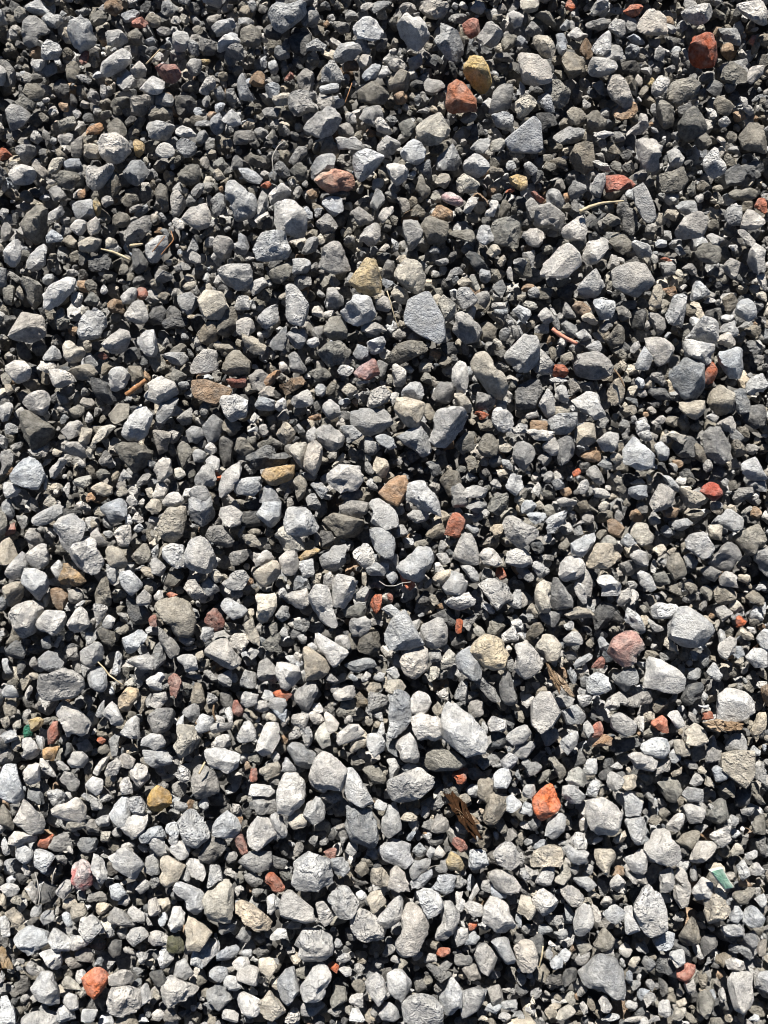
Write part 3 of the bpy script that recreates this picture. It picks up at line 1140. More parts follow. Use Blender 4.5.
g 342,497 348,489 360,491 364,497 350,501
g 684,557 690,553 702,561 696,567 686,567
w 332,639 338,635 348,637 350,649 342,649
w 239,703 245,693 257,695 255,703 247,707
t 348,747 354,739 366,737 366,743 354,753
g 290,160 298,148 306,148 306,154 296,166
w 508,14 514,10 522,16 520,28 514,28
g 302,252 308,240 318,236 316,250 306,254
w 280,772 284,754 298,772
n 662,507 680,509 682,517 664,517
t 439,671 443,659 449,649 455,655 453,663
g 161,1022 165,1012 173,1008 181,1020
w 308,481 322,483 328,489 322,499
o 419,405 429,403 435,413 429,423
g 110,741 120,729 118,755 112,755
d 60,647 68,643 80,647 66,659
g 88,902 90,892 104,892 106,902
o 652,707 656,699 666,699 668,709 658,713
w 110,888 118,884 126,892 118,900 110,896
d 544,976 560,974 562,986 546,984
b 492,882 504,890 508,898 492,898
r 451,774 457,770 467,768 465,782 459,784
g 548,928 570,930 566,944
g 660,263 676,263 674,273 664,277
d 467,130 481,122 487,122 481,134 469,136
w 266,86 276,82 280,88 278,98 268,96
w 0,918 8,916 10,934 2,938
w 376,118 382,116 392,132 388,134 378,130
w 0,888 8,884 20,886 18,894 8,896
w 662,477 668,471 680,489 678,491 668,487
d 320,531 332,533 334,543 322,547
m 233,840 241,832 245,844 247,852 241,854
t 622,786 624,776 636,776 636,786 628,790
n 393,96 407,88 411,90 405,102 397,104
o 120,200 126,194 136,194 138,200 132,206 126,206
d 746,343 754,341 766,351 750,355
y 294,559 306,551 316,549 320,551 296,565
w 324,577 330,573 336,581 330,593 324,589
g 294,589 296,577 306,577 310,589
w 461,567 469,565 479,573 479,581 473,581
g 516,569 522,565 536,577 528,583
g 618,565 632,561 638,573 628,575
t 708,525 722,525 720,539 710,537
w 128,912 132,906 144,914 144,920 134,922
w 221,1022 225,1010 237,1012 237,1022
w 38,369 42,361 54,361 56,369 44,373
o 602,222 608,212 618,218 620,226 610,226
o 171,347 189,341 185,349 181,355 171,357
g 670,527 676,521 686,519 694,523 680,531
w 598,998 606,996 614,1012 602,1012
y 510,178 518,176 526,178 526,186 520,190 512,184
n 530,421 548,421 546,431 530,429
w 118,757 124,753 134,759 132,767 122,767
w 48,214 64,204 66,212 56,220 50,220
w 52,569 58,559 62,565 64,579 58,581
w 207,461 213,453 219,459 219,471 211,471
w 134,601 144,591 152,597 152,603 140,605
w 520,515 524,501 532,499 536,505 530,513
g 235,940 243,928 251,932 251,942 241,942
d 710,481 714,465 726,469 726,475
o 654,575 664,573 670,583 658,589
w 712,768 716,766 728,772 726,780 716,780
w 376,72 384,62 392,66 388,74 380,80
w 376,437 384,435 392,439 396,447 390,449 380,443
g 72,144 82,136 82,148 80,156 72,156
w 338,128 348,122 354,130 350,138 340,134
w 389,64 395,58 407,62 405,68 395,72
g 197,407 201,401 213,403 205,419
w 90,531 96,529 108,545 100,547 94,541
o 612,473 618,475 626,487 624,493 616,491
o 694,441 708,453 704,463 696,457
w 467,507 473,501 483,501 487,507 479,513
d 586,226 588,220 596,220 608,238
g 195,136 201,126 207,136 205,146 199,146
o 128,34 136,30 142,36 138,48 130,42
w 387,760 395,760 401,772 391,778
w 586,794 590,786 598,774 600,782 596,796
w 670,956 672,952 682,950 686,960 680,966
w 197,641 203,629 211,627 215,635 205,641
g 714,609 724,607 732,613 722,623
w 730,918 732,906 738,908 744,916 736,924
g 477,295 487,289 489,299 485,309 477,301
t 582,317 590,313 600,315 598,325 586,323
w 46,232 52,230 64,238 62,242 48,242
g 96,457 106,451 114,461 104,467
w 38,918 46,912 56,910 52,920 42,926
n 572,305 578,299 590,309 584,315 576,311
g 306,499 314,493 322,509 310,509
m 590,729 600,721 604,723 602,735 592,737
w 736,868 744,860 750,874 742,880
w 30,58 38,56 44,60 42,72 38,72 32,64
g 58,134 70,132 74,140 70,144 60,144
w 306,46 316,40 326,46 322,52 308,50
b 120,12 130,10 140,12 134,20 126,22
t 489,144 499,138 505,142 501,150 489,152
d 441,345 453,343 459,353 449,357 443,349
w 151,561 157,559 165,567 161,575 153,573
w 276,615 282,607 290,605 290,617 282,621
w 266,703 286,709 284,723
w 270,910 276,890 280,902 280,916
g 754,944 766,940 766,956 762,960
w 304,441 308,433 316,423 316,445
o 746,597 754,591 764,597 762,607
c 592,747 604,735 612,739 610,747
w 509,603 515,591 521,591 521,607 515,607
w 153,493 157,485 163,483 167,489 163,497 155,499
d 245,503 261,497 261,511 249,509
g 189,194 203,178 205,184 199,196 189,198
w 235,309 237,297 247,297 249,309
w 106,565 118,569 116,581 110,585
g 389,527 403,525 409,533 395,537
w 320,84 338,84 336,92 322,94
g 626,48 636,42 640,48 634,58 626,56
w 88,224 96,218 100,226 98,234 90,236
o 84,297 90,291 98,299 96,307 86,305
g 66,952 84,966 66,968
o 324,234 332,226 336,230 332,242 324,246
w 503,635 513,627 517,637 517,641 505,643
w 120,786 124,778 130,778 132,792 122,794
o 465,459 471,453 475,461 479,471 469,471
w 257,391 263,387 275,387 275,395 261,397
o 4,705 10,701 18,703 16,713 6,715
o 499,216 501,200 509,200 511,206 503,218
d 221,693 231,693 233,707 221,705
g 375,369 379,361 387,365 385,377 377,377
w 485,214 491,200 499,200 493,218
w 566,669 568,659 578,677 578,681 572,683
w 706,671 714,663 722,675 718,681 710,675
d 427,842 447,832 449,840 433,846
w 503,1002 517,1000 517,1014 503,1008
o 102,365 106,359 118,363 110,371 102,375
t 78,443 82,429 92,429 88,443
o 70,409 78,403 84,409 82,419 74,417
g 688,679 690,669 698,667 706,671 696,679
m 227,379 245,377 245,387 233,387
o 88,946 98,938 106,942 104,952
g 334,20 346,24 352,32 342,34 334,26
d 78,252 84,252 92,258 90,266 80,264
d 260,230 264,222 274,214 276,228
g 76,745 86,739 94,749 80,753
w 401,8 405,2 415,4 417,10 409,14 403,14
g 682,0 698,0 698,6 688,12 682,4
o 20,198 24,186 36,200 30,204
y 132,140 138,140 144,146 142,160 136,154
w 254,709 256,701 266,701 268,709 262,715
d 86,858 92,850 100,848 106,854 96,860
r 274,693 282,689 292,693 288,703 280,699
w 576,693 594,697 594,701 582,707
g 425,461 437,461 441,473 433,475
t 668,435 674,431 692,437 682,443
w 233,964 239,958 247,958 249,964 241,972
w 738,232 742,228 754,240 754,250 746,242
b 352,353 358,345 366,349 368,357 360,359
o 612,351 624,347 630,359 626,363
w 32,166 36,160 44,168 48,174 42,178 34,170
g 370,6 378,2 392,2 388,6 374,14
d 189,2 199,0 203,8 197,16 191,10
c 86,134 88,128 98,124 104,126 102,132 92,136
g 262,108 282,108 276,118 266,116
o 489,168 501,166 503,174 493,182
o 213,343 231,345 233,351 225,355 217,349
c 264,379 274,371 282,371 268,387 264,387
w 112,673 116,655 118,651 122,657 120,673
t 554,407 564,405 570,407 568,415 554,415
w 429,649 439,649 441,659 429,663
w 572,663 590,653 594,657 576,669
g 383,271 387,261 393,263 393,277 383,277
r 38,846 42,836 54,834 50,844 48,848
w 568,36 576,28 582,30 588,36 584,38 578,40
g 562,325 568,321 576,325 576,335 566,333
g 646,377 660,371 666,383 662,385
t 672,1020 676,1008 686,1008 686,1014 678,1022
k 754,840 766,836 766,856 760,850
w 522,254 534,250 534,266 526,264
g 489,461 497,449 501,453 501,463 493,467
g 171,52 179,48 185,54 183,60 173,62
g 678,108 692,102 690,114 680,118
t 487,252 493,244 499,246 501,254 495,260
g 680,269 690,263 702,273 690,275
w 381,609 391,605 401,613 395,619
d 678,473 688,467 694,477 686,483
d 572,760 580,750 586,762 574,768
d 658,974 666,984 670,990 660,998
g 294,621 306,619 310,625 304,631 294,627
w 378,218 384,208 392,206 392,212 382,224
t 14,12 20,8 28,12 26,18 22,24 16,18
o 409,218 417,202 425,212 423,216
t 96,912 98,904 108,902 110,908 98,918
o 666,589 682,581 682,597
g 449,884 457,874 467,882 459,888
g 564,904 574,910 568,932
g 229,164 235,156 241,160 241,168 231,172
o 326,395 328,389 332,383 340,387 338,397
g 562,309 566,303 578,317 562,317
t 70,483 78,479 90,475 90,483 84,487
g 409,60 421,54 421,64 411,72
d 477,50 485,46 493,52 485,62
g 191,341 199,335 207,341 195,351
w 636,423 644,421 652,431 636,433
w 354,595 366,587 368,591 366,601 356,601
g 411,852 419,842 427,852 423,858
w 520,812 526,802 534,808 534,818
o 612,982 634,962 638,970
g 386,743 398,739 398,757 390,751
r 370,603 376,595 382,595 380,607 376,613
g 616,950 626,942 632,952 628,958
w 740,98 746,96 754,112 750,116 744,108
g 399,196 407,196 409,208 401,214
o 352,707 358,691 366,701 366,705 356,707
g 433,872 441,860 449,862 447,872
w 350,1020 352,1008 358,1010 366,1022
w 270,936 278,930 286,928 286,938 272,940
g 546,916 562,916 560,924 548,926
w 350,1002 352,996 362,994 362,1006 356,1008
w 606,272 612,254 616,256 620,266
o 487,311 503,317 507,327 501,325 489,317
o 536,297 542,289 552,289 550,299 538,299
w 574,335 586,329 594,337 582,341
o 620,409 634,405 638,413 626,417
d 532,545 540,537 546,551 536,553
t 427,679 431,667 441,667 439,675 431,681
w 522,794 526,786 534,786 538,792 530,798
g 495,54 505,52 513,56 511,62 497,60
m 133,22 141,18 151,26 147,30 133,26
n 344,62 356,58 358,70 346,70
t 435,182 441,174 447,174 449,180 445,188 437,184
g 312,329 322,327 324,339 314,341
w 92,774 100,762 110,756 108,762 98,776
o 634,772 652,776 656,784 646,784
w 134,952 138,952 148,954 146,964 140,966
g 493,287 503,279 505,289 501,299
o 479,423 489,419 493,429 481,433
w 554,501 564,499 576,501 574,505 556,507
g 461,621 475,615 477,617 469,631 463,625
t 662,647 666,635 676,645 676,651
g 427,810 439,794 443,804 437,810
o 235,747 253,743 253,751 237,753
w 594,489 604,489 612,497 596,499
w 465,946 469,936 475,930 479,938 473,946
g 542,481 548,469 554,473 554,485
w 590,162 604,160 610,170 604,172
g 568,381 576,379 580,389 570,395
w 314,387 320,383 326,389 324,397 316,397
g 580,385 592,381 598,391 588,393
w 149,1018 157,1008 159,1008 165,1016 157,1022
d 664,34 676,36 676,46 670,50
w 4,425 8,423 18,427 18,435 6,433
b 624,40 636,34 644,40 642,46
m 137,287 143,285 149,297 143,301 137,295
g 42,641 50,635 54,647 42,651
w 96,820 104,816 110,816 108,830 98,824
w 60,914 70,912 72,926 70,932
w 24,1022 28,1016 44,1016 48,1022
t 716,190 718,190 728,210 718,210
d 433,281 445,279 453,287 445,291
n 748,519 752,509 762,503 760,517
w 407,633 413,619 421,619 417,629 413,635
g 382,956 388,942 394,948 394,958
o 348,767 352,753 366,763
t 12,743 16,735 22,733 22,745 14,751
o 62,50 68,48 76,56 70,60 62,60
b 302,204 312,206 312,220 306,220
w 72,295 76,293 82,295 82,305 78,309 72,301
w 102,623 108,613 114,619 112,627 104,629
w 626,593 636,589 640,595 630,605
m 233,701 237,701 243,709 239,719 233,713
t 401,816 407,812 417,814 417,820 403,822
w 308,309 316,305 320,309 326,317 310,315
g 133,489 139,481 145,473 151,475 149,483
w 512,431 520,423 528,425 528,433 514,433
w 690,786 692,780 696,772 702,780 702,788
o 550,162 560,158 566,162 564,168 552,168
g 538,459 542,455 548,451 552,459 546,467
g 676,24 682,18 688,26 684,34 678,32
n 732,110 742,112 746,118 734,124
w 42,281 46,269 54,277 50,285 44,285
g 167,433 171,429 181,435 173,443 169,443
d 231,216 243,222 243,232 233,228
o 179,689 183,681 207,691
w 576,489 584,479 588,481 588,493 580,493
g 636,505 646,501 648,513 638,515
t 487,531 495,525 503,525 501,533 495,537
g 690,870 696,866 698,884 692,888
w 684,984 694,980 696,994 690,996
t 608,842 626,830 626,840 614,844
g 461,120 473,110 479,112 473,120 465,124
w 116,904 122,894 132,898 128,906
g 592,84 606,80 604,94 600,94
w 0,838 6,838 10,852 4,858
o 722,152 728,152 736,162 734,166 724,162
r 754,206 760,198 766,200 766,214
w 435,555 445,553 453,561 443,565
y 30,721 40,717 44,719 40,727 32,731
g 66,649 76,647 78,659 70,661
n 84,495 92,493 108,497 98,503
t 342,389 350,383 358,391 348,397
g 225,858 229,852 237,852 235,864 227,864
w 308,715 316,711 324,719 316,725
g 696,657 704,653 712,659 704,667
d 274,854 286,842 290,848 286,856
o 417,804 433,796 433,810
w 137,888 143,880 149,882 149,890 139,894
w 157,912 165,912 167,918 161,932
t 62,910 66,900 76,896 76,906
o 20,383 38,379 40,387 32,389
t 60,28 68,26 72,32 68,38 60,38
g 42,72 44,68 54,62 56,72 48,76
w 72,76 80,74 90,78 96,86 92,86
g 626,20 636,18 636,28 628,34
d 495,66 503,60 509,66 503,76
d 409,84 419,76 425,86 419,90
o 257,297 265,289 271,291 269,299 263,303
w 193,453 197,449 205,453 205,461 195,461
o 259,443 273,435 273,443 259,451
g 702,463 710,459 712,467 704,479
w 620,543 628,533 636,543 628,547
t 736,635 742,627 750,635 756,643
o 682,585 686,581 698,585 698,589 690,593
g 734,810 762,806 748,816
w 550,964 556,956 562,960 562,968 554,970
o 564,996 572,990 578,1002 572,1006
g 409,950 425,950 417,964
w 644,998 652,990 656,1000 648,1008
w 467,908 469,898 477,880 479,892
w 481,890 483,882 491,880 491,896
w 592,910 594,902 604,920 596,922
w 74,509 80,499 90,507 94,511
g 56,852 66,854 66,866 56,862
g 207,16 215,14 223,18 217,24 209,24
w 0,659 8,659 12,673 6,675
g 0,397 8,395 10,407 0,409
t 104,238 116,238 118,246 106,248
g 570,240 582,240 584,246 578,254
o 606,144 612,142 620,152 618,156 608,152
o 116,265 124,265 130,269 128,275 116,273
g 499,341 501,331 509,327 511,339
w 338,369 344,365 354,369 350,375 340,375
w 276,407 278,397 284,399 288,409 278,411
d 405,451 415,449 419,457 411,463
w 385,573 393,571 399,579 397,585 391,583
t 137,705 139,695 147,695 141,715
g 149,876 161,878 161,886 151,888
w 181,878 183,868 189,868 189,882 181,884
g 536,327 548,321 548,333 536,333
w 258,427 264,421 272,437 262,435
w 636,433 648,429 652,439 644,441
w 582,727 588,721 594,731 588,739
g 292,858 296,840 304,846 300,854
d 350,876 368,882 368,886 350,884
g 475,762 481,758 493,762 485,770
g 528,820 540,818 540,828 534,832
t 728,856 736,842 742,848 742,854
w 485,1010 491,1002 501,1006 497,1014
w 754,898 766,894 766,912
g 10,445 22,437 22,449 16,453
g 16,515 28,515 28,523 22,529
t 0,892 6,894 6,908 0,914
o 540,160 554,164 556,168 552,172 540,166
m 748,44 756,28 760,28 750,54
t 664,218 668,210 674,210 678,214 674,222
w 670,755 674,749 682,755 680,761 672,763
g 724,824 732,814 738,820 736,828
w 524,164 530,162 536,166 536,174 528,174
t 328,471 342,453 350,455 336,467
w 600,1020 612,1014 622,1014 618,1022
g 538,936 540,922 554,930
w 455,908 459,892 465,904 461,912
t 626,970 632,958 640,958 640,966
w 652,246 662,238 668,240 666,246 654,250
w 237,18 247,16 255,24 251,26 241,24
d 746,84 758,86 754,94 750,102
w 128,515 136,511 146,521 140,523 132,519
d 64,745 74,741 72,753 64,757
g 131,218 139,210 147,204 147,216
g 654,58 660,46 666,50 662,62
g 171,263 185,263 191,269 177,271
w 756,277 766,273 766,289 762,289
d 750,563 758,561 758,573 750,577
o 524,697 526,681 538,689
d 306,832 328,830 328,836 322,838 310,834
k 732,281 740,275 750,283 746,287
o 540,156 546,152 552,156 550,164 540,162
t 469,283 473,273 479,287 477,295
o 96,473 104,467 110,475 100,481
g 26,505 32,497 40,503 36,511
g 82,693 94,699 88,713
t 368,689 370,683 380,683 380,689 372,695
d 756,689 766,693 766,707 758,699
w 346,852 350,842 356,844 358,850 352,856
g 511,327 517,323 521,333 519,339 513,337
o 576,505 586,499 590,509 584,513
g 602,950 612,946 616,956 606,958
g 630,982 644,980 644,988 634,990
o 686,190 694,182 698,194 692,198
w 650,423 662,415 670,423 654,425
o 249,757 255,753 263,765 251,765
m 592,667 602,653 604,663 604,669
o 161,375 181,371 179,377 171,381
w 126,208 142,204 148,206 132,214
g 74,8 92,8 90,14 80,16
o 304,54 312,54 318,60 318,66 310,64
b 516,94 520,82 528,90 522,98
o 712,8 722,12 726,18 716,22
w 173,222 177,216 183,220 183,228 175,230
g 155,212 161,208 167,220 163,226
o 247,238 253,230 261,232 249,246
g 243,465 255,465 259,475 251,475
o 84,768 94,758 92,772 84,778
d 26,647 38,645 42,651 28,655
w 586,347 598,341 602,349 594,353
w 231,591 241,589 243,595 233,603
w 94,717 102,701 104,699 104,715 96,719
g 630,481 646,477 648,485 632,485
o 640,735 652,727 660,735 648,737
w 334,962 348,950 352,958 344,962
o 696,976 706,974 708,984 702,988
n 518,291 524,285 532,281 534,289 522,293
w 205,451 209,439 217,449 211,455
g 157,28 165,26 171,32 165,38 159,34
w 187,256 193,252 199,256 201,264 191,262
g 530,180 538,170 544,174 538,182 532,184
o 0,297 14,317 0,311
t 114,491 124,487 132,495 120,497
w 223,872 231,866 237,874 233,880 225,874
m 249,780 251,768 257,766 257,782
o 391,238 397,238 407,252 407,256 399,250
t 100,838 102,830 110,832 108,842 102,844
o 700,591 706,585 712,591 710,601
g 578,341 596,337 596,345 584,345
g 622,301 636,301 636,309 626,309
t 209,571 219,571 223,577 215,583
d 68,94 76,96 78,106 70,108
g 118,94 128,90 134,96 128,102
d 247,140 259,138 263,148 255,148
o 726,136 730,132 738,132 736,140 728,144
n 306,192 318,188 320,196 312,200
d 620,154 630,150 634,160 626,162
w 306,341 316,335 320,347 312,347
b 179,635 193,639 191,649 181,641
d 245,106 257,104 251,114 245,120
o 467,214 481,214 479,224 469,220
o 419,381 425,373 433,377 431,385
g 598,329 608,319 612,327 606,333
g 364,465 368,461 374,473 364,477
g 598,465 608,457 612,467 610,471
o 280,874 284,868 292,874 294,880 286,880
o 658,814 664,806 670,814 664,822
g 324,1010 340,1008 340,1020
g 710,503 724,501 724,507 712,511
w 76,980 78,968 84,970 86,978 80,982
w 32,132 38,130 42,140 38,144 32,140
w 714,124 726,116 730,122 724,128
o 676,423 684,419 690,427 686,433
m 2,531 16,521 14,533 6,535
w 437,695 445,689 451,699 447,703
g 58,958 66,950 72,948 68,962
d 258,900 262,886 266,890 268,902
d 586,88 596,90 602,98 590,98
w 590,136 604,132 616,130 614,134 604,138
b 381,279 393,279 395,285 385,289
g 694,826 712,824 698,836
w 338,968 352,966 352,974 344,976
o 706,228 714,218 718,220 720,226 712,230
o 193,265 201,265 207,269 201,275 195,273
d 78,273 82,269 92,277 78,281
t 183,283 197,281 197,289 185,289
t 42,505 50,495 56,501 54,507
g 102,519 108,517 114,523 110,529 102,525
w 84,633 92,633 96,637 88,647
r 0,148 2,146 12,156 0,160
w 0,176 6,180 8,190 2,196
t 0,719 10,715 10,723 4,731
w 100,198 108,196 114,202 104,208
w 646,617 666,629 654,631
t 524,305 528,301 538,305 540,311 528,309
g 582,515 594,513 592,523 584,523
w 387,671 395,667 401,677 393,679
t 149,533 155,531 163,537 159,545
o 191,118 197,114 205,114 201,122 193,124
o 392,36 398,34 398,52 392,48
w 346,112 354,112 356,122 348,124
t 213,172 219,170 225,178 217,184
b 187,252 193,238 199,246 195,252
o 84,283 90,279 96,285 96,289 88,291
o 233,301 237,293 245,295 243,305
t 173,469 183,467 185,475 177,479
w 262,699 266,689 272,691 274,697 268,701
g 40,1006 48,1004 50,1016 42,1016
o 138,761 146,755 152,773
t 656,210 662,210 662,224 656,226
t 457,283 461,277 471,277 469,283 463,287
g 620,435 630,427 632,433 624,443
o 748,617 754,613 760,623 752,627
o 362,862 366,852 372,864 366,870
d 714,283 724,281 730,287 720,291
t 266,717 272,709 280,715 276,721
o 640,236 650,230 656,236 652,240 642,238
o 92,343 104,341 102,351 92,349
o 94,745 106,745 110,753 100,753
w 34,735 44,739 44,749 40,751
d 60,852 74,856 72,868
d 96,30 104,28 108,34 102,40 96,34
m 80,52 88,52 88,62 80,64
o 20,683 28,675 32,679 24,691
o 231,72 239,64 243,62 241,72 235,78
o 718,230 728,228 736,232 730,238
o 544,507 554,503 554,513 548,517
t 141,567 149,567 155,577 153,579 143,573
w 173,806 177,802 185,804 187,810 179,812
o 728,669 738,667 738,673 734,677 728,679
w 718,992 724,988 726,1000 722,1008
t 654,549 662,545 668,551 660,557
w 630,349 638,339 644,343 634,353
g 116,932 128,926 126,936 120,940
g 294,421 302,425 306,435 300,437
t 608,457 618,451 622,459 616,463
b 229,501 241,501 241,511 231,507
w 243,657 251,649 259,651 253,659
o 538,778 546,770 552,772 542,784
o 96,1002 106,998 104,1016
b 558,956 564,948 570,954 566,962
g 576,996 580,990 586,982 588,996
w 496,1018 502,1012 512,1016 508,1022
w 0,435 8,441 6,449 0,451
g 215,92 221,86 225,98 219,102
g 268,64 276,60 278,72 272,74
g 80,629 88,623 94,625 92,633 82,631
d 654,232 662,224 666,232 660,238
o 734,427 746,427 750,437 742,435
o 481,525 487,515 495,525 489,527
r 493,573 501,567 507,577 501,579
t 526,613 532,603 538,613 534,617
w 298,637 302,633 306,635 306,645 300,647
r 702,721 704,713 714,711 716,717
g 666,701 680,691 680,697 666,707
w 199,804 205,798 209,808 203,814
w 518,870 524,868 532,878 524,880
g 437,968 445,960 451,964 445,972
d 684,64 690,60 696,70 690,74
g 199,158 207,158 211,168 207,170 201,164
w 30,916 34,908 42,904 40,916
d 82,114 90,112 94,120 86,124
d 30,74 40,74 42,82 34,84
o 203,234 211,224 215,230 211,238
d 132,277 142,275 144,283 134,285
g 386,118 398,112 398,122 392,124
g 570,208 574,198 582,210 574,212
o 489,269 497,267 503,275 497,279
w 514,323 518,321 526,335 522,339
w 366,483 372,477 378,487 372,491
o 690,425 700,421 702,429 694,433
w 626,585 632,579 640,589 632,591
b 626,972 632,970 632,984 626,986
w 638,725 640,715 644,713 644,735
r 736,617 740,617 750,623 736,627
g 572,667 582,671 586,679 580,681
b 532,852 536,844 544,838 546,846
w 580,1006 584,1000 590,1014 586,1018
g 330,70 340,82 338,96
g 340,355 356,361 346,365 342,365
o 560,357 572,351 572,359 562,363
g 179,381 185,379 189,387 181,393
d 64,631 74,631 74,639 66,641
o 40,788 44,782 52,790 46,796
o 4,681 18,679 16,691
b 514,42 520,36 528,42 522,46 516,46
t 495,449 505,443 511,447 507,453
w 481,605 489,603 499,613 491,613
t 644,715 652,711 658,721 648,721
o 237,870 243,872 245,884 237,882
m 324,852 334,848 338,850 332,860
t 612,447 622,443 624,451 618,455
t 473,627 479,625 485,633 481,637 475,633
d 514,778 530,770 534,778
g 520,930 528,922 532,926 526,936
b 326,279 332,275 340,283 334,287
d 253,952 263,946 269,952 259,956
w 118,479 124,471 132,477 120,483
o 294,407 306,407 304,415 296,415
w 211,559 215,555 221,561 215,571
g 0,802 16,818 4,816
w 100,86 106,86 108,98 102,100
g 56,391 64,397 70,403 60,405
d 16,663 26,661 24,671 18,673
g 18,1008 22,996 36,994
t 312,238 322,234 324,242 318,246
d 403,186 413,182 415,190 409,194
o 509,216 511,202 517,204 515,216
o 548,345 554,347 556,353 552,365
t 596,507 604,501 612,507 604,511
o 646,595 654,595 660,607 650,603
g 465,693 475,691 481,697 467,699
w 401,768 409,764 417,766 409,774
w 427,854 431,844 437,854 433,860
w 516,858 524,850 524,862 520,868
t 151,994 155,988 163,1002 159,1004
w 290,733 298,729 302,735 294,739 290,741
g 684,760 696,760 698,768 690,768
d 286,80 292,78 296,86 292,90 286,86
o 552,70 562,70 566,78 560,80
w 491,303 505,303 505,309 493,309
g 550,309 554,305 558,319 556,327
w 502,463 506,455 514,469 508,469
o 540,493 548,489 554,495 554,501
o 728,483 736,481 740,489 730,491
t 270,986 276,976 280,978 278,990
o 82,136 96,134 100,138 90,142
w 0,210 6,204 8,212 4,218 0,220
e 22,729 30,725 32,735 24,737
o 147,279 159,279 159,285 153,289
o 155,293 161,291 171,295 163,301
w 68,609 84,599 86,601 72,613
w 22,699 30,685 34,683 32,691 26,701
d 306,136 312,140 316,150 308,150
o 568,44 574,40 580,46 580,50 568,48
w 706,108 714,108 718,114 712,120
g 481,218 491,216 493,224 485,226
r 437,954 441,948 449,948 449,956 443,956
o 756,102 766,92 766,106 758,104
w 433,563 441,563 445,571 437,573
t 698,617 708,615 716,625 716,627
t 469,517 485,513 475,525
g 280,120 286,124 292,136 284,134
w 504,160 512,162 516,168 508,172
g 431,391 433,377 443,383
d 179,489 185,481 189,487 181,497
g 140,1000 152,1014 148,1022
g 247,2 253,0 257,8 251,14
w 193,122 209,120 209,126 195,126
o 461,36 467,32 469,46 463,46
b 213,106 225,100 223,110 217,112
d 622,162 630,164 632,174 624,172
g 598,222 606,218 608,230 602,230
w 718,321 726,313 734,315 730,321
o 682,335 690,327 692,337 684,341
w 278,591 284,589 288,597 282,603
g 243,713 249,711 255,721 245,721
w 100,796 112,794 114,800 102,802
w 690,319 694,315 702,321 690,327
t 740,633 750,631 758,641 758,643
o 610,892 624,894 618,904
g 660,439 668,433 674,445 662,441
g 564,655 572,651 578,659 570,661
g 672,920 676,910 686,922
m 532,194 536,190 546,202 542,204 536,198
c 662,289 674,287 676,293 672,297
g 255,940 257,934 269,938 261,944
w 146,701 152,693 152,711 148,711
w 560,28 566,20 570,24 568,34
t 4,383 14,387 14,391 8,397
o 130,128 142,128 138,138 132,134
g 10,499 16,495 22,497 18,507 12,501
o 191,26 197,24 203,30 201,36 195,32
g 724,84 736,84 734,90 728,94
d 215,287 223,283 229,291 221,293
o 76,743 84,733 92,733 86,741
d 449,647 457,637 467,643
w 310,707 318,703 324,711 316,713
w 280,717 286,713 290,717 286,723 282,727
w 479,739 483,721 489,731
o 586,1000 590,996 596,1006 592,1012
w 515,916 521,914 521,926 517,932
w 374,808 378,800 386,804 384,810
w 570,868 578,864 580,874 574,876
w 544,946 552,954 552,962 546,960
w 646,1022 652,1016 660,1016 662,1022
d 292,62 296,56 304,68 296,68
o 435,96 445,92 447,96 441,104
o 130,541 140,539 142,545 134,549
w 20,721 28,705 32,709 26,719
o 390,218 398,214 398,232
o 385,18 397,16 397,28
r 566,0 572,0 574,8 570,12 566,8
g 60,218 68,214 70,222 62,226
d 10,990 20,986 22,990 14,998
g 4,166 12,160 18,164 14,170
g 203,184 213,182 213,188 207,194
g 52,645 58,635 64,635 58,647
g 312,291 320,289 328,299 326,301
d 624,309 634,303 636,309 630,315
w 126,499 132,495 138,503 132,507
w 552,481 560,479 564,487 556,489
t 674,485 692,487 690,489 680,493
t 310,577 322,573 318,585 312,581
g 481,577 485,569 491,571 489,581
w 754,589 762,583 766,589 766,595
w 173,731 179,721 183,715 183,729
g 445,677 453,665 457,667 453,677
t 457,798 465,794 471,800 463,804
d 560,818 574,808 580,814
g 131,972 135,968 149,970 135,976
w 455,892 463,892 457,910
g 369,1006 379,1010 373,1022
r 455,633 457,621 463,617 461,631
o 648,822 654,814 662,820 656,824
t 588,896 592,890 600,896 600,902
b 646,980 654,980 654,994 646,984
t 433,709 437,701 443,711 437,715
t 752,295 766,291 766,301
o 534,445 540,443 544,455 538,455
w 207,703 209,693 215,697 219,703
w 389,395 399,391 397,397 393,407
t 512,499 520,497 524,501 522,509
w 518,595 522,593 528,601 522,607
g 650,517 660,517 660,523 650,525
w 122,844 136,842 136,846 122,850
w 137,842 149,846 149,852 145,852 139,848
w 435,854 439,846 445,854 439,860
w 582,868 590,864 594,870 592,876
t 548,1004 562,1002 558,1008 552,1012
g 636,944 638,938 656,954
o 88,60 94,56 98,66 94,70
t 26,675 36,671 40,675 34,681
w 378,246 390,242 388,250 380,252
t 195,655 201,651 203,657 195,667
d 684,160 696,158 694,164 686,168
w 377,735 383,719 385,737
g 694,222 706,208 714,210
w 507,271 511,265 513,279 509,285
t 724,507 734,503 738,515
w 286,928 292,922 300,924 298,930
g 104,451 114,437 120,439 120,441
w 247,421 253,413 259,417 251,425
o 167,447 173,443 177,455 171,455
g 112,832 120,826 122,836 116,838
g 104,930 114,928 114,936 108,938
o 246,443 248,437 256,437 254,447
w 664,24 674,26 678,36 672,34
d 30,190 40,190 44,196 36,198
w 169,18 177,16 183,20 179,24 171,22
g 42,130 48,130 50,140 44,142
n 195,389 197,375 207,373
g 596,140 604,138 606,146 598,148
g 489,156 501,154 499,162 495,164
d 356,451 364,449 368,455 360,459
b 243,952 251,948 253,958 245,958
g 252,888 266,890 254,898
w 700,305 714,293 716,301
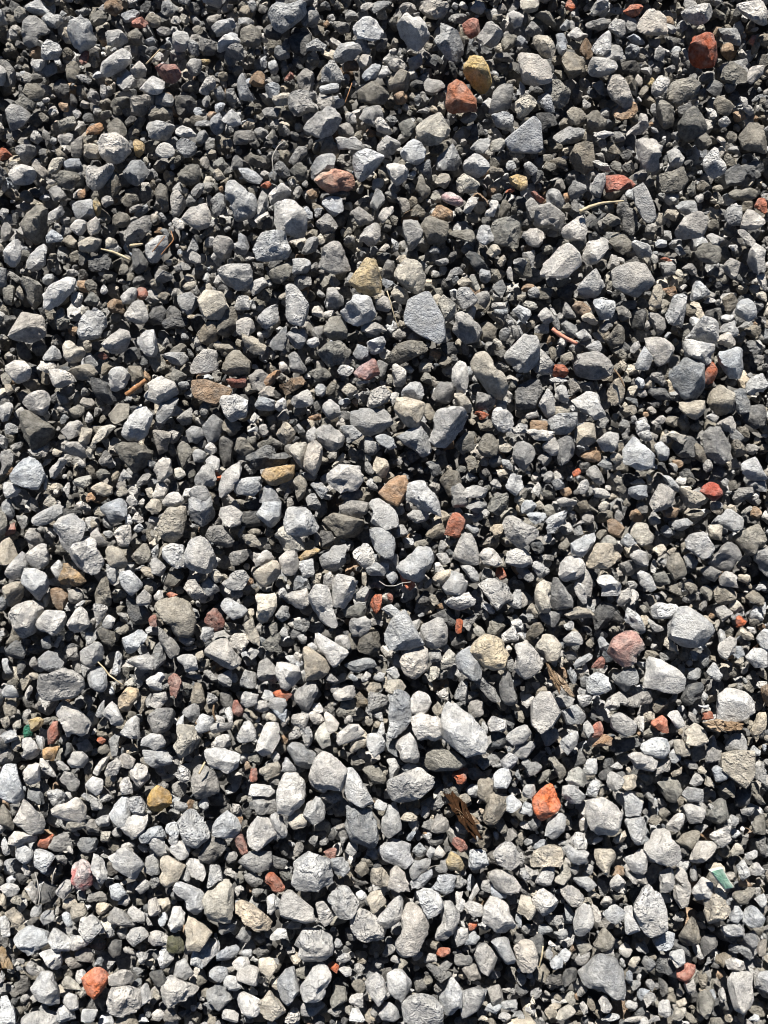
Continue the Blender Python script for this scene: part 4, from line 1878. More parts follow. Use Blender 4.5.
o 389,421 395,421 399,429 393,433
w 718,631 724,629 726,637 720,643
w 748,755 754,745 760,751 758,755
o 516,715 522,709 524,721 516,721
g 754,301 762,301 764,307 760,313
w 704,415 710,413 718,417 714,423
o 489,349 495,341 505,347 497,349
w 634,379 642,377 644,385 640,389
g 556,509 570,525 560,523
o 145,186 151,186 153,196 149,200
t 86,453 90,447 96,457 92,461
t 78,992 84,986 88,998 82,998
t 429,597 437,595 439,605 433,605
o 453,609 475,609 473,615
w 225,711 231,707 233,721 229,721
n 738,884 744,872 750,882
t 704,784 708,776 714,782 714,788
w 744,854 756,850 756,856 750,860
w 622,1022 630,1018 640,1016 640,1022
o 686,1018 688,1010 698,1022 692,1022
g 552,315 558,319 560,331 554,327
o 318,421 326,419 330,423 322,429
r 473,415 479,411 489,415 481,419
w 294,657 298,651 304,655 302,663
g 308,840 318,834 316,848
w 504,208 510,196 518,192 518,196
o 266,417 272,415 276,421 270,427
w 360,6 370,2 374,6 366,10 362,10
g 666,68 676,62 674,70 668,76
w 100,289 104,285 108,291 106,297 100,295
w 54,759 62,763 70,769 62,771
t 10,902 16,894 22,900 20,904
o 612,160 620,164 620,172 612,168
g 473,513 485,509 481,521
g 610,768 618,762 626,772
g 78,892 84,892 86,900 78,902
g 352,974 356,964 364,966 360,972
r 469,924 479,920 477,926 471,934
t 530,1008 532,992 538,1008
o 526,325 534,317 536,327 530,329
n 560,491 568,487 572,493 566,497
t 670,774 682,766 684,772 674,776
b 706,990 712,986 718,1000 714,998
d 265,140 271,138 273,150 265,146
g 445,142 451,138 457,144 449,148
d 449,359 453,355 459,361 451,367
w 532,491 538,483 540,485 540,497
o 686,479 696,477 696,487 688,483
g 314,531 320,535 318,545 314,545
w 215,715 225,719 225,723 217,725
w 370,679 380,673 384,673 382,681
w 356,894 362,890 366,896 360,902
w 22,870 26,864 30,872 28,880
w 550,379 560,377 568,381 552,383
w 570,407 578,403 580,409 576,415
g 666,461 678,463 676,473
t 364,1012 378,1020 366,1022
t 738,515 750,505 752,509 742,517
t 270,627 276,623 278,633 272,635
o 738,886 754,888 754,892 750,894
g 489,198 501,192 501,202
w 276,363 282,361 288,367 282,371
w 151,549 159,545 157,555 153,559
m 149,619 155,615 157,625 151,627
w 14,413 22,407 24,413 20,419
m 94,353 100,351 110,357 102,359
t 44,597 52,591 48,603 44,609
t 265,140 275,126 275,138
g 68,270 74,270 82,276 68,276
g 429,254 433,246 445,252
o 187,471 193,467 195,475 187,479
w 153,597 161,589 163,597 159,601
w 754,683 766,681 766,689 758,687
o 754,673 766,669 766,679
w 387,960 395,956 405,966
b 526,1006 538,1010 534,1016 526,1010
n 736,882 746,880 752,886 740,886
t 616,365 622,361 628,367 624,371
g 407,838 413,828 417,832 409,842
c 310,417 322,413 322,419 312,421
w 526,415 536,411 538,417 526,419
o 66,503 72,499 76,507 68,509
o 120,669 130,667 128,679
w 437,553 441,541 447,545 443,551
w 754,764 760,762 764,768 756,772
d 712,966 716,962 722,960 722,970
t 366,717 370,715 374,725 366,725
w 688,711 696,717 696,727 688,715
g 616,846 626,842 626,848 620,852
w 489,483 495,479 501,485 499,489
t 245,609 253,607 253,613 249,619
n 278,737 282,733 288,739 286,745
w 145,914 147,916 155,928 149,930
o 235,256 245,254 243,262 237,262
t 278,297 286,293 292,297 284,301
o 298,291 306,291 306,299 300,299
w 390,238 398,244 398,254 394,250
w 123,517 129,515 133,523 127,525
w 0,970 4,970 4,980 0,988
g 358,148 364,144 372,148 362,152
w 62,487 68,483 70,487 68,497
w 247,431 259,425 261,431 247,433
w 564,625 572,621 576,629 568,629
t 612,553 618,553 624,561 616,561
g 183,647 201,643 197,647 191,651
w 324,677 332,675 338,681 332,683
w 231,814 233,804 241,806 237,812
w 138,1018 142,1014 150,1022 138,1022
w 390,557 398,555 398,569
w 258,333 268,331 268,337 260,339
o 686,313 690,305 696,309 694,313 688,315
n 672,459 682,461 682,467 676,467
g 544,537 552,533 552,539 546,545
k 622,397 636,399 638,407
b 332,948 338,936 342,946
t 676,1002 684,998 686,1004 680,1008
n 241,773 247,761 253,767
n 68,329 78,327 74,335 68,335
g 28,663 34,657 38,665 30,667
g 102,531 110,529 112,535 108,539
g 94,966 100,956 104,962 102,966
t 496,469 502,467 506,473 500,477
t 734,663 736,661 744,655 744,665
t 387,377 391,371 393,385 387,383
o 499,435 509,443 501,447
g 638,393 644,387 646,395 640,399
o 554,535 562,531 564,541 558,539
t 124,683 132,677 136,685 128,685
g 183,765 193,761 191,769 183,769
g 203,1004 213,1002 215,1012
n 570,946 582,942 572,954
y 648,84 654,72 654,80 650,92
b 314,210 322,208 320,214 314,220
o 344,234 350,226 352,232 346,240
g 385,190 395,194 397,200 387,196
d 682,156 690,148 694,152 692,156
o 52,417 54,411 60,413 56,423
o 2,176 4,168 10,170 8,178
g 260,4 268,8 266,14 260,12
d 12,214 18,214 20,224 14,222
o 173,158 177,154 183,160 175,164
t 16,291 20,287 24,295 22,301
c 84,495 94,493 94,499 88,501
t 498,262 504,254 506,264 500,266
o 102,299 106,299 112,309 110,309 104,307
w 634,421 650,415 646,423
t 90,521 94,519 98,527 90,529
g 183,750 199,764 187,760
t 646,473 658,481 648,483
w 512,621 520,619 522,625 514,627
b 246,996 254,986 258,994
g 568,513 574,509 576,515 572,521
g 660,651 670,659 660,661
w 270,758 276,752 280,758 276,762
r 328,966 332,962 338,966 336,972
o 457,471 461,463 467,471 461,473
g 116,613 126,613 128,623
o 58,649 62,641 66,647 64,653
w 153,58 159,52 163,56 159,62
m 284,80 292,70 294,74 292,80
w 584,102 588,96 590,106 584,110
t 10,727 20,719 20,727 16,729
o 483,64 489,54 493,52 499,52
t 50,453 56,449 62,451 58,457
w 84,423 88,413 94,419 88,423
n 348,399 358,399 358,409
o 146,529 152,531 152,539 148,541
w 247,303 255,299 255,309 249,307
w 286,657 292,653 296,661 292,663
d 588,715 594,709 598,719 594,719
t 724,1022 726,1014 732,1016 732,1022
w 748,1020 756,1014 762,1022
d 429,996 439,994 437,1004
t 306,417 314,421 314,433
t 362,571 366,575 366,587 362,583
g 310,266 316,262 318,270 312,272
g 10,958 22,958 26,966
c 207,112 215,112 215,120 209,118
b 165,160 173,164 177,178
w 72,112 80,110 82,116 76,118
w 728,244 740,244 734,252
w 132,529 138,523 144,529 138,531
w 280,633 284,627 288,633 286,639
g 654,561 666,557 666,565
w 308,647 312,641 318,649 314,651
w 360,681 366,673 372,675 366,681
t 191,854 197,850 203,850 197,858
g 501,984 513,990 505,994
r 213,477 217,473 225,477 219,481
w 546,942 552,940 556,946 554,950
g 282,501 288,485 290,491 286,499
o 386,196 392,194 396,204 388,200
t 596,796 602,788 606,792 600,798
g 738,836 748,834 754,842
d 350,96 358,90 360,94 354,100
g 318,272 324,268 330,274 326,276
o 141,1006 153,1004 151,1012
o 674,501 680,497 684,505 678,505
w 746,627 756,629 760,637 750,631
t 473,802 485,810 483,816
w 235,888 241,886 243,890 237,896
g 417,112 425,108 431,110 427,114
g 415,98 417,92 421,100 415,106
o 123,253 131,257 127,263 123,259
g 183,675 199,675 201,679 195,679
w 342,725 348,717 354,715 352,721
t 702,924 718,928 712,932
g 588,583 594,577 596,589
w 694,705 708,705 710,711
w 522,760 530,760 530,766 524,766
w 336,427 338,423 342,415 344,425
t 92,447 98,447 106,451 98,453
d 2,136 8,132 12,138 6,140
d 6,142 12,138 14,144 10,148
y 201,60 207,58 211,62 205,66
r 501,194 513,186 517,188 511,192
c 564,194 570,192 570,200 566,202
w 110,687 112,685 116,699 110,695
w 354,383 368,379 368,383 358,385
w 760,607 766,603 766,617
g 330,685 338,685 336,693 332,691
w 373,715 381,713 383,723
g 702,691 708,697 702,705
t 696,772 702,766 708,774
g 106,962 116,960 108,970
g 515,774 517,766 521,778 521,782
w 407,176 415,170 415,176 409,180
d 110,880 118,876 130,880
o 259,94 263,92 267,100 263,102
d 512,68 518,64 520,70 518,74
g 52,916 58,906 60,916
g 14,72 18,72 22,76 18,82
c 78,192 84,190 86,196 80,198
g 465,475 469,473 475,477 469,481
c 241,587 251,577 253,583
w 592,846 596,838 606,838
w 556,840 564,842 570,846 560,846
o 481,671 491,671 485,679
t 534,505 540,501 544,507 540,509
w 516,635 522,631 526,641
g 433,192 441,190 445,194 439,196
w 76,463 80,459 86,465 82,467
o 505,719 511,715 515,725
t 558,661 564,657 562,671
t 477,1020 483,1016 493,1022
w 44,477 48,477 46,491 44,487
g 60,421 64,415 68,419 62,425
o 26,637 40,635 36,641
t 145,489 151,489 153,495 149,497
o 52,876 56,870 66,874
t 493,341 497,339 503,343 499,347
o 588,509 590,505 598,511 602,515
t 344,1012 348,1004 350,1004 350,1014
w 716,138 720,138 724,140 724,148
t 612,465 620,459 622,463 616,467
m 385,595 389,593 395,599 391,601
t 427,683 433,683 433,695
o 596,753 610,759 598,759
w 634,721 640,715 640,727
n 364,808 376,796 376,802
g 389,896 393,890 401,896
w 516,1020 522,1014 526,1022
w 149,459 155,463 155,469 149,465
g 110,776 118,774 116,782 112,780
w 570,22 574,20 574,28 570,32
g 169,228 175,224 173,232 169,236
t 82,309 88,307 88,313 82,315
d 175,20 185,32 179,32
c 219,186 223,184 223,194 219,194
t 580,214 582,208 592,214
g 195,1008 199,1000 203,1010
o 269,541 275,537 275,549
w 239,533 243,525 245,527 241,539
t 674,271 680,269 684,277 678,275
t 668,551 676,547 676,549 672,557
g 471,984 479,980 481,988
t 714,621 720,621 716,633
t 382,681 386,677 388,685 384,687
g 161,347 167,337 169,345
t 102,441 108,439 110,443 106,447
g 159,202 165,200 163,212
g 302,186 306,178 308,184 304,190
g 80,665 86,669 84,679
o 740,567 744,565 748,573 746,575
o 193,806 197,800 199,810 195,810
r 658,260 666,258 674,260 672,262
w 346,675 352,675 358,679 354,681
w 134,569 148,563 140,571
o 187,533 199,531 195,537
o 507,84 509,80 515,80 513,86
o 48,260 58,258 50,266
o 732,242 736,238 742,248
w 453,401 459,399 461,405 455,405
r 572,473 578,469 580,473 574,477
o 312,561 318,565 316,571 314,571
g 574,527 582,519 586,523
t 328,705 334,701 334,709 330,709
g 532,683 540,683 536,691
w 66,846 72,846 74,854 68,850
g 272,960 278,958 280,968
t 147,639 155,643 151,649
t 722,505 726,505 732,515 726,511
r 98,741 100,737 108,741 102,743
c 237,818 243,818 239,828
w 46,182 54,178 56,182 52,184
o 54,543 60,543 60,553
r 261,186 267,182 271,184 267,188
o 98,421 102,415 106,419 100,423
g 445,541 457,539 451,545
w 702,800 714,806 712,810
w 564,727 574,731 570,735
t 518,836 522,832 524,844
r 165,595 171,593 179,595 171,597
n 592,88 594,82 600,82 598,86
g 507,609 513,605 515,613
g 245,583 257,585 255,589
g 177,1012 187,1010 183,1016
g 14,972 18,966 24,970
w 650,126 658,130 658,132 652,132
o 358,962 364,958 368,964
w 457,922 463,920 465,928
t 469,417 473,419 475,423 471,425
n 714,976 718,972 722,976 720,978
g 427,200 433,198 435,204 429,202
o 148,649 152,645 152,657
o 493,76 497,76 501,84 497,82
w 42,98 48,98 50,102 44,102
w 266,76 272,80 272,84 266,80
w 356,395 366,391 358,399
n 435,609 441,603 443,609
c 752,649 760,641 760,647
g 760,635 766,633 766,641
g 340,838 346,838 342,846
w 245,258 253,256 253,260 247,260
o 189,631 195,629 193,637
g 704,966 708,956 710,962
n 324,685 328,683 330,687 326,689
t 626,768 634,766 630,772
t 660,309 664,309 664,313 660,315
w 344,549 352,543 348,551
g 419,615 425,611 423,619
w 251,960 255,956 259,962
w 762,746 766,746 766,756
o 660,168 666,162 670,164
g 259,984 269,982 267,986
g 183,232 189,234 183,238
d 241,12 243,2 245,10
g 130,890 136,880 136,886
w 538,1022 540,1016 544,1022
"""

PALETTE = {
    'w': (0.440, 0.430, 0.408), 'g': (0.265, 0.259, 0.246), 'd': (0.100, 0.100, 0.099), 'b': (0.345, 0.352, 0.358),
    'o': (0.195, 0.180, 0.150), 't': (0.425, 0.385, 0.315), 'n': (0.270, 0.185, 0.118), 'k': (0.165, 0.162, 0.155),
    'r': (0.430, 0.115, 0.048), 'm': (0.275, 0.115, 0.085), 'y': (0.440, 0.325, 0.155), 'c': (0.390, 0.235, 0.130),
    'p': (0.430, 0.200, 0.190), 'e': (0.030, 0.150, 0.090)}
DEPTH = {'w': 0.007, 't': 0.006, 'g': 0.0, 'o': -0.003, 'd': -0.010, 'b': 0.0, 'k': -0.003, 'n': -0.002}
ROUND = {}


def icosphere(level):
    import bmesh
    bm = bmesh.new()
    bmesh.ops.create_icosphere(bm, subdivisions=level, radius=1.0)
    v = np.array([x.co[:] for x in bm.verts])
    f = np.array([[q.index for q in p.verts] for p in bm.faces])
    bm.free()
    return v / np.linalg.norm(v, axis=1)[:, None], f


ICO = {k: icosphere(k) for k in (2, 3, 4, 5)}


def bumps(P, rng, f0, octaves, rough):
    out = np.zeros(len(P))
    amp, f = 1.0, f0
    for o in range(octaves):
        for _ in range(5):
            k = rng.normal(size=3)
            k *= f / np.linalg.norm(k) * rng.uniform(0.7, 1.4)
            w = np.sin(P @ k + rng.uniform(0, 6.28))
            out += amp * 0.45 * (w if o == 0 else w * 1.5 * np.sin(P @ rng.normal(0, 0.6 * f, 3) + rng.uniform(0, 6.28)))
        f *= 2.0
        amp *= rough
    return out


def rock(outline, axes, thick, rng, level, sharp, lumpy, up, slab=False):
    """A stone whose outline, seen along axes[2], is the given polygon (metres about its centre)."""
    u, v, w = axes
    n = len(outline)
    normals, offs = [], []
    cen = outline.mean(0)
    for i in range(n):
        a, b = outline[i], outline[(i + 1) % n]
        e = b - a
        ln = np.hypot(*e)
        if ln < 1e-6:
            continue
        nn = np.array([e[1], -e[0]]) / ln
        d = nn @ a
        if d < 0:
            nn, d = -nn, -d
        d = max(d, 0.0008)
        ze = thick * rng.uniform(-0.35, 0.15)
        ph = math.radians(rng.uniform(1, 12) if slab else rng.uniform(2, 20) if rng.random() < 0.55 else rng.uniform(25, 58))
        normals.append(math.cos(ph) * (nn[0] * u + nn[1] * v) + math.sin(ph) * w)
        offs.append(d * math.cos(ph) + ze * math.sin(ph))
        ph = -math.radians(rng.uniform(5, 40))
        normals.append(math.cos(ph) * (nn[0] * u + nn[1] * v) + math.sin(ph) * w)
        offs.append(d * math.cos(ph) + ze * math.sin(ph))
    broken = rng.random() < 0.45 or slab                   # one broad broken face dominates
    for k in range(2 if slab else rng.integers(2, 5)):     # faces on top
        t = math.radians(rng.uniform(22, 60) if k and not slab else rng.uniform(0, 30))
        a = rng.uniform(0, 6.283)
        nn = np.array([math.sin(t) * math.cos(a), math.sin(t) * math.sin(a), math.cos(t)])
        nn = nn if rng.random() < 0.85 and not slab else nn * 0.4 + w * 0.6
        nn /= np.linalg.norm(nn)
        normals.append(nn)
        offs.append(thick * (rng.uniform(0.5, 0.75) if broken and k == 0 else rng.uniform(0.68, 1.0)))
    for k in range(3):
        t = math.radians(rng.uniform(0, 35))
        a = rng.uniform(0, 6.283)
        normals.append(-np.array([math.sin(t) * math.cos(a), math.sin(t) * math.sin(a), math.cos(t)]))
        offs.append(thick * rng.uniform(0.75, 1.0))
    N = np.array(normals)
    O = np.maximum(np.array(offs), 0.0008)
    D, F = ICO[level]
    hx = (outline[:, 0].max() - outline[:, 0].min()) / 2
    hy = (outline[:, 1].max() - outline[:, 1].min()) / 2
    P = D[:, 0:1] * u * hx + D[:, 1:2] * v * hy + D[:, 2:3] * w * thick
    Dn = P / np.linalg.norm(P, axis=1)[:, None]
    q = np.maximum(Dn @ N.T, 0) / O
    qm = q.max(1, keepdims=True)
    s = ((q / qm) ** sharp).sum(1) ** (-1.0 / sharp) / qm[:, 0]
    s *= 2 ** (0.6 / sharp)
    size = math.sqrt(hx * hy)
    Q = Dn * s[:, None] / size
    nz = bumps(Q, rng, 4.2, 4, 0.62)
    chip = np.minimum(bumps(Q + 7.0, rng, 3.2, 2, 0.6) + 0.55, 0.0)
    s = s * (1 + lumpy * (0.022 * nz + 0.12 * chip))
    if slab:
        return Dn * s[:, None], F
    # fresh breaks: flat cuts that leave crisp edges, and a few hollow bites
    for _ in range(rng.integers(0, 3)):
        el = math.radians(rng.uniform(20, 70))
        a = rng.uniform(0, 6.283)
        nn = np.array([math.cos(el) * math.cos(a), math.cos(el) * math.sin(a), math.sin(el)])
        pr = (Dn * s[:, None]) @ nn
        hh = pr.max() * rng.uniform(0.72, 0.9)
        den = Dn @ nn
        lim = np.where(den > 1e-3, hh / np.maximum(den, 1e-3), 1e9)
        s = np.minimum(s, lim * (1 + 0.012 * lumpy * nz))
    for _ in range(rng.integers(0, 3)):
        el = math.radians(rng.uniform(-10, 40))
        a = rng.uniform(0, 6.283)
        nn = np.array([math.cos(el) * math.cos(a), math.cos(el) * math.sin(a), math.sin(el)])
        k = int(np.argmax(Dn @ nn))
        centre = Dn[k] * s[k] * rng.uniform(1.1, 1.35)
        rad = size * rng.uniform(0.4, 0.75)
        P3 = Dn * s[:, None]
        dd = np.linalg.norm(P3 - centre, axis=1) * (1 + 0.10 * nz)
        s = s - np.maximum(rad - dd, 0) * rng.uniform(0.35, 0.6)
    return Dn * np.maximum(s, size * 0.15)[:, None], F


COLOURS = [(335, 181, (0.56, 0.30, 0.21)), (456, 524, (0.46, 0.165, 0.095)), (627, 648, (0.42, 0.25, 0.21)), (620, 183, (0.45, 0.15, 0.10)),
           (713, 490, (0.38, 0.09, 0.06)), (464, 99, (0.44, 0.165, 0.085)), (170, 72, (0.30, 0.13, 0.10)), (368, 278, (0.52, 0.41, 0.24)),
           (489, 652, (0.56, 0.47, 0.33)), (477, 72, (0.58, 0.40, 0.14)), (251, 915, (0.60, 0.50, 0.37)), (280, 474, (0.50, 0.35, 0.18)),
           (396, 489, (0.42, 0.26, 0.15)), (160, 800, (0.55, 0.36, 0.10)), (547, 803, (0.66, 0.17, 0.06)), (95, 981, (0.60, 0.17, 0.07)),
           (80, 876, (0.46, 0.17, 0.16)), (686, 972, (0.50, 0.16, 0.10)), (703, 49, (0.36, 0.085, 0.035)), (127, 699, (0.55, 0.43, 0.28)),
           (68, 577, (0.36, 0.25, 0.14)), (455, 863, (0.55, 0.44, 0.25)), (50, 752, (0.50, 0.30, 0.12)), (452, 199, (0.55, 0.36, 0.36)), (175, 945, (0.085, 0.085, 0.045)), (4, 956, (0.42, 0.28, 0.13)), (410, 277, (0.50, 0.46, 0.385)), (425, 316, (0.44, 0.45, 0.455)), (525, 140, (0.40, 0.41, 0.42))]


def tint(rng, c, k=0.16):
    c = np.array(PALETTE[c])
    f = math.exp(rng.normal(0, k))
    h = rng.normal(0, 0.028)
    c = c * min(f, 0.52 / c.max()) if c.max() < 0.52 else c
    return np.clip(c * np.array([1 + h, 1, 1 - 1.2 * h]), 0.01, 0.8)


def cap_mesh(name, V, F, col, pit, mat):
    me = bpy.data.meshes.new(name)
    me.vertices.add(len(V))
    me.vertices.foreach_set('co', np.asarray(V, np.float32).ravel())
    me.loops.add(len(F) * 3)
    me.loops.foreach_set('vertex_index', np.asarray(F, np.int32).ravel())
    me.polygons.add(len(F))
    me.polygons.foreach_set('loop_start', np.arange(0, len(F) * 3, 3, dtype=np.int32))
    me.polygons.foreach_set('use_smooth', np.ones(len(F), dtype=bool))
    me.update(calc_edges=True)
    me.set_sharp_from_angle(angle=math.radians(30))
    a = me.attributes.new('col', 'FLOAT_COLOR', 'POINT')
    c = np.ones((len(V), 4), np.float32)
    c[:, :3] = col
    a.data.foreach_set('color', c.ravel())
    a = me.attributes.new('pit', 'FLOAT', 'POINT')
    a.data.foreach_set('value', np.broadcast_to(np.asarray(pit, np.float32), (len(V),)).copy())
    me.materials.append(mat)
    return me


class Stone:
    pass


def clip_poly(p):
    return p


def read_stones():
    out = []
    for i, ln in enumerate(OUTLINES.strip().splitlines()):
        t = ln.split()
        s = Stone()
        s.i = i
        s.c = t[0]
        s.px = np.array([[float(q) for q in a.split(',')] for a in t[1:]])
        x, y = s.px.T
        s.area = 0.5 * abs(x @ np.roll(y, -1) - y @ np.roll(x, -1))
        s.px = s.px + (s.px - s.px.mean(0)) / np.maximum(np.linalg.norm(s.px - s.px.mean(0), axis=1), 1)[:, None] * 2.1
        s.cx, s.cy = (s.px.min(0) + s.px.max(0)) / 2 * 0.4 + s.px.mean(0) * 0.6
        out.append(s)
    return out


stones = read_stones()


PEBBLES = [(165, 151), (159, 58)]
SECOND = [(80, 876, (0.46, 0.40, 0.38)), (368, 278, (0.40, 0.38, 0.35)), (160, 800, (0.30, 0.19, 0.07)), (627, 648, (0.33, 0.28, 0.25)),
          (335, 181, (0.50, 0.39, 0.31)), (366, 370, (0.42, 0.30, 0.29)), (452, 199, (0.48, 0.45, 0.43)), (477, 72, (0.50, 0.37, 0.17)),
          (489, 652, (0.42, 0.37, 0.29)), (96, 205, (0.30, 0.28, 0.22))]
SLABS = [(525, 140), (425, 316), (544, 721), (209, 391), (639, 204), (744, 772), (400, 788), (566, 958)]


def build(s, level):
    rng = np.random.default_rng(1000 + s.i)
    d = ray(s.cx, s.cy)
    wv = -d / np.linalg.norm(d)
    u = np.array([1.0, 0, 0]) - wv * wv[0]
    u /= np.linalg.norm(u)
    v = np.cross(wv, u)
    scale = CAM_H / -d[2] / F_PX * np.linalg.norm(d) ** 0      # metres for one pixel at the ground
    q = (s.px - [s.cx, s.cy]) * [1, -1]
    cov = np.cov(q.T)
    ev = np.sqrt(np.maximum(np.linalg.eigvalsh(cov), 0.5))
    short = min(1.5 * ev[0], 0.5 * math.sqrt(s.area))
    thick = short * scale * rng.uniform(0.72, 1.0)
    flat = getattr(s, 'flat', None)
    if flat:
        thick *= flat
    z = thick * 0.85 + DEPTH.get(s.c, 0.0) + rng.uniform(-0.003, 0.003) - 0.002
    if s.area < 140:
        z -= 0.004
    if s.c in 'rmypce':
        z += 0.005
    s.z = z
    s.pos = at_height(s.cx, s.cy, z)
    # outline in the plane that faces the camera, through the stone's centre
    dist = np.linalg.norm(s.pos - CAM_P)
    pts = []
    for px, py in s.px:
        r = ray(px, py)
        r = CAM_P + r * (((s.pos - CAM_P) @ wv) / (r @ wv))
        pts.append([(r - s.pos) @ u, (r - s.pos) @ v])
    pts = np.array(pts)
    sharp = rng.choice([28, 45, 70, 100]) if s.c not in 'p' else 12
    lumpy = rng.uniform(0.7, 1.5)
    if s.c in 'k':
        lumpy = 2.0
    slab = any(abs(s.cx - x) < 9 and abs(s.cy - y) < 9 for x, y in SLABS)
    if slab:
        sharp, lumpy = 60, 0.3
    pebble = any(abs(s.cx - x) < 5 and abs(s.cy - y) < 5 for x, y in PEBBLES)
    if pebble:
        sharp, lumpy, slab = 4, 0.12, True
    V, F = rock(pts, (u, v, wv), thick, rng, level, sharp, lumpy, None, slab)
    col = tint(rng, s.c)
    for x, y, c3 in COLOURS:
        if s.c not in 'wgdok' and abs(s.cx - x) < 6 and abs(s.cy - y) < 6:
            col = np.array(c3) * 0.88
    size = math.sqrt(s.area) / 2 * scale
    patch = np.clip(bumps(V / size, rng, 1.6, 3, 0.6) * 0.9 + 0.35, 0, 1)[:, None]
    other = next((np.array(c3) for x, y, c3 in SECOND if abs(s.cx - x) < 6 and abs(s.cy - y) < 6), None)
    if other is None:
        other = col * rng.uniform(0.68, 1.05) * np.array([0.98, 1.0, 1.03]) if s.c not in 'rmyc' else col * 0.7 + np.array([0.07, 0.065, 0.06])
    col = col * (1 - patch) + other * patch
    if pebble:
        col = np.array([0.50, 0.485, 0.45])
    pit = 0.0 if pebble else rng.choice([0.0, 0.15, 0.35, 1.0], p=[0.2, 0.25, 0.3, 0.25])
    if s.c in 'rmyce':
        pit = 0.45
    if s.c == 'k':
        pit = 1.0
    return V, F, col, pit


general = [s for s in stones if s.c in 'wgdbotnk']
special = [s for s in stones if s.c not in 'wgdbotnk']
general.sort(key=lambda s: -s.area)
heroes, rest = general[:300], general[300:]
rest += [s for s in special if s.area < 46]
special = [s for s in special if s.area >= 46]

# ------------------------------------------------------------------ what each stone is called
# place in the picture, how other labels refer to it, its own label
LANDMARKS = [
    (703, 49, 'the dark orange brick in the top right corner', 'large dark orange brick fragment in the top right corner'),
    (631, 11, 'the orange chip on the top edge', 'flat orange brick chip lying at the top edge, right of centre'),
    (477, 72, 'the golden pointed stone', 'golden ochre stone with a pointed top beside a red brick fragment'),
    (464, 99, 'the two-faced red brick', 'red brick fragment with a bright and a dark face below the golden stone'),
    (170, 72, 'the dull red wedge', 'dull dark red wedge-shaped stone near the top left corner'),
    (471, 27, 'the plum-coloured stone', 'small plum-coloured angular stone near the top edge above the golden stone'),
    (335, 181, 'the salmon and beige brick', 'salmon and beige brick fragment with a red chipped end'),
    (620, 183, 'the red pointed brick', 'flat pointed red brick sliver above a tan stick'),
    (761, 204, 'the red chip on the right edge', 'bright red brick chip cut by the right edge of the picture'),
    (518, 182, 'the crumbly yellow lump', 'crumbly bright yellow lump between grey stones'),
    (452, 199, 'the pink and white pebble', 'small rounded pink and white pebble'),
    (96, 205, 'the yellow crust', 'yellow crusted piece against the side of a pitted grey stone'),
    (95, 130, 'the orange tan chip', 'flat orange tan chip near the upper left edge'),
    (3, 152, 'the brick chip on the left edge', 'brick chip cut by the left edge of the picture'),
    (368, 278, 'the yellow-stained stone', 'rounded pale stone stained yellow, beside a smooth beige stone'),
    (366, 370, 'the crimson mottled stone', 'crimson and pink mottled angular stone'),
    (560, 373, 'the smooth red brick chip', 'smooth rounded red brick chip beside a speckled grey stone'),
    (710, 372, 'the upright red chip', 'upright red brick chip wedged beside a large grey stone'),
    (209, 391, 'the flat brown slab', 'flat brown slab with a ragged lit edge'),
    (280, 474, 'the ochre block', 'flat-sided ochre block below a dark pitted stone'),
    (396, 489, 'the tan wedge', 'tan brown wedge-shaped stone touching a large pale stone'),
    (456, 524, 'the pitted red oval brick', 'oval pitted red brick fragment standing on end'),
    (713, 490, 'the dark red lump', 'dark red rounded lump above a white angular stone'),
    (212, 620, 'the maroon lump', 'maroon lump beside a round knobbly olive stone'),
    (627, 648, 'the pinkish red block', 'big pinkish red faceted block above a long pale stone'),
    (489, 652, 'the cream block', 'cream yellow block beside a white faceted stone'),
    (127, 699, 'the cream and tan stone', 'smooth cream and tan stone with rounded corners'),
    (174, 684, 'the maroon upright sliver', 'maroon upright sliver of stone'),
    (27, 731, 'the green glass chip', 'small dark green glass chip near the left edge'),
    (662, 724, 'the red three-cornered shard', 'three-cornered red brick shard'),
    (547, 803, 'the brightest orange brick', 'brightest orange brick fragment, leaf-shaped, among pale stones'),
    (160, 800, 'the ochre pitted lump', 'ochre yellow pitted rounded lump'),
    (455, 863, 'the small yellow stone', 'small pale yellow stone under a dull red chip'),
    (460, 845, 'the dull red chip', 'dull red angular chip resting on a small yellow stone'),
    (274, 883, 'the deep orange chip', 'deep orange brick chip in shadow left of a big pale stone'),
    (80, 876, 'the pink mottled stone', 'pink and white mottled stone near the lower left edge'),
    (251, 915, 'the grooved cream slab', 'grooved cream slab beside a broad tan stone'),
    (95, 981, 'the orange diamond brick', 'orange diamond-shaped brick fragment in the bottom left corner'),
    (686, 972, 'the split orange chip', 'split orange brick chip near the bottom right corner'),
    (4, 956, 'the ochre stone on the left edge', 'smooth ochre stone cut by the left edge near the bottom'),
]
HUE = {'w': 'pale grey', 'g': 'grey', 'd': 'dark grey', 'b': 'bluish grey', 'o': 'olive grey', 't': 'beige', 'n': 'brown', 'k': 'dark pitted',
       'r': 'orange red', 'm': 'dull red', 'y': 'ochre yellow', 'c': 'orange tan', 'p': 'pink', 'e': 'dark green'}
NOUN = {'r': 'brick chip', 'e': 'glass shard'}
used = set()


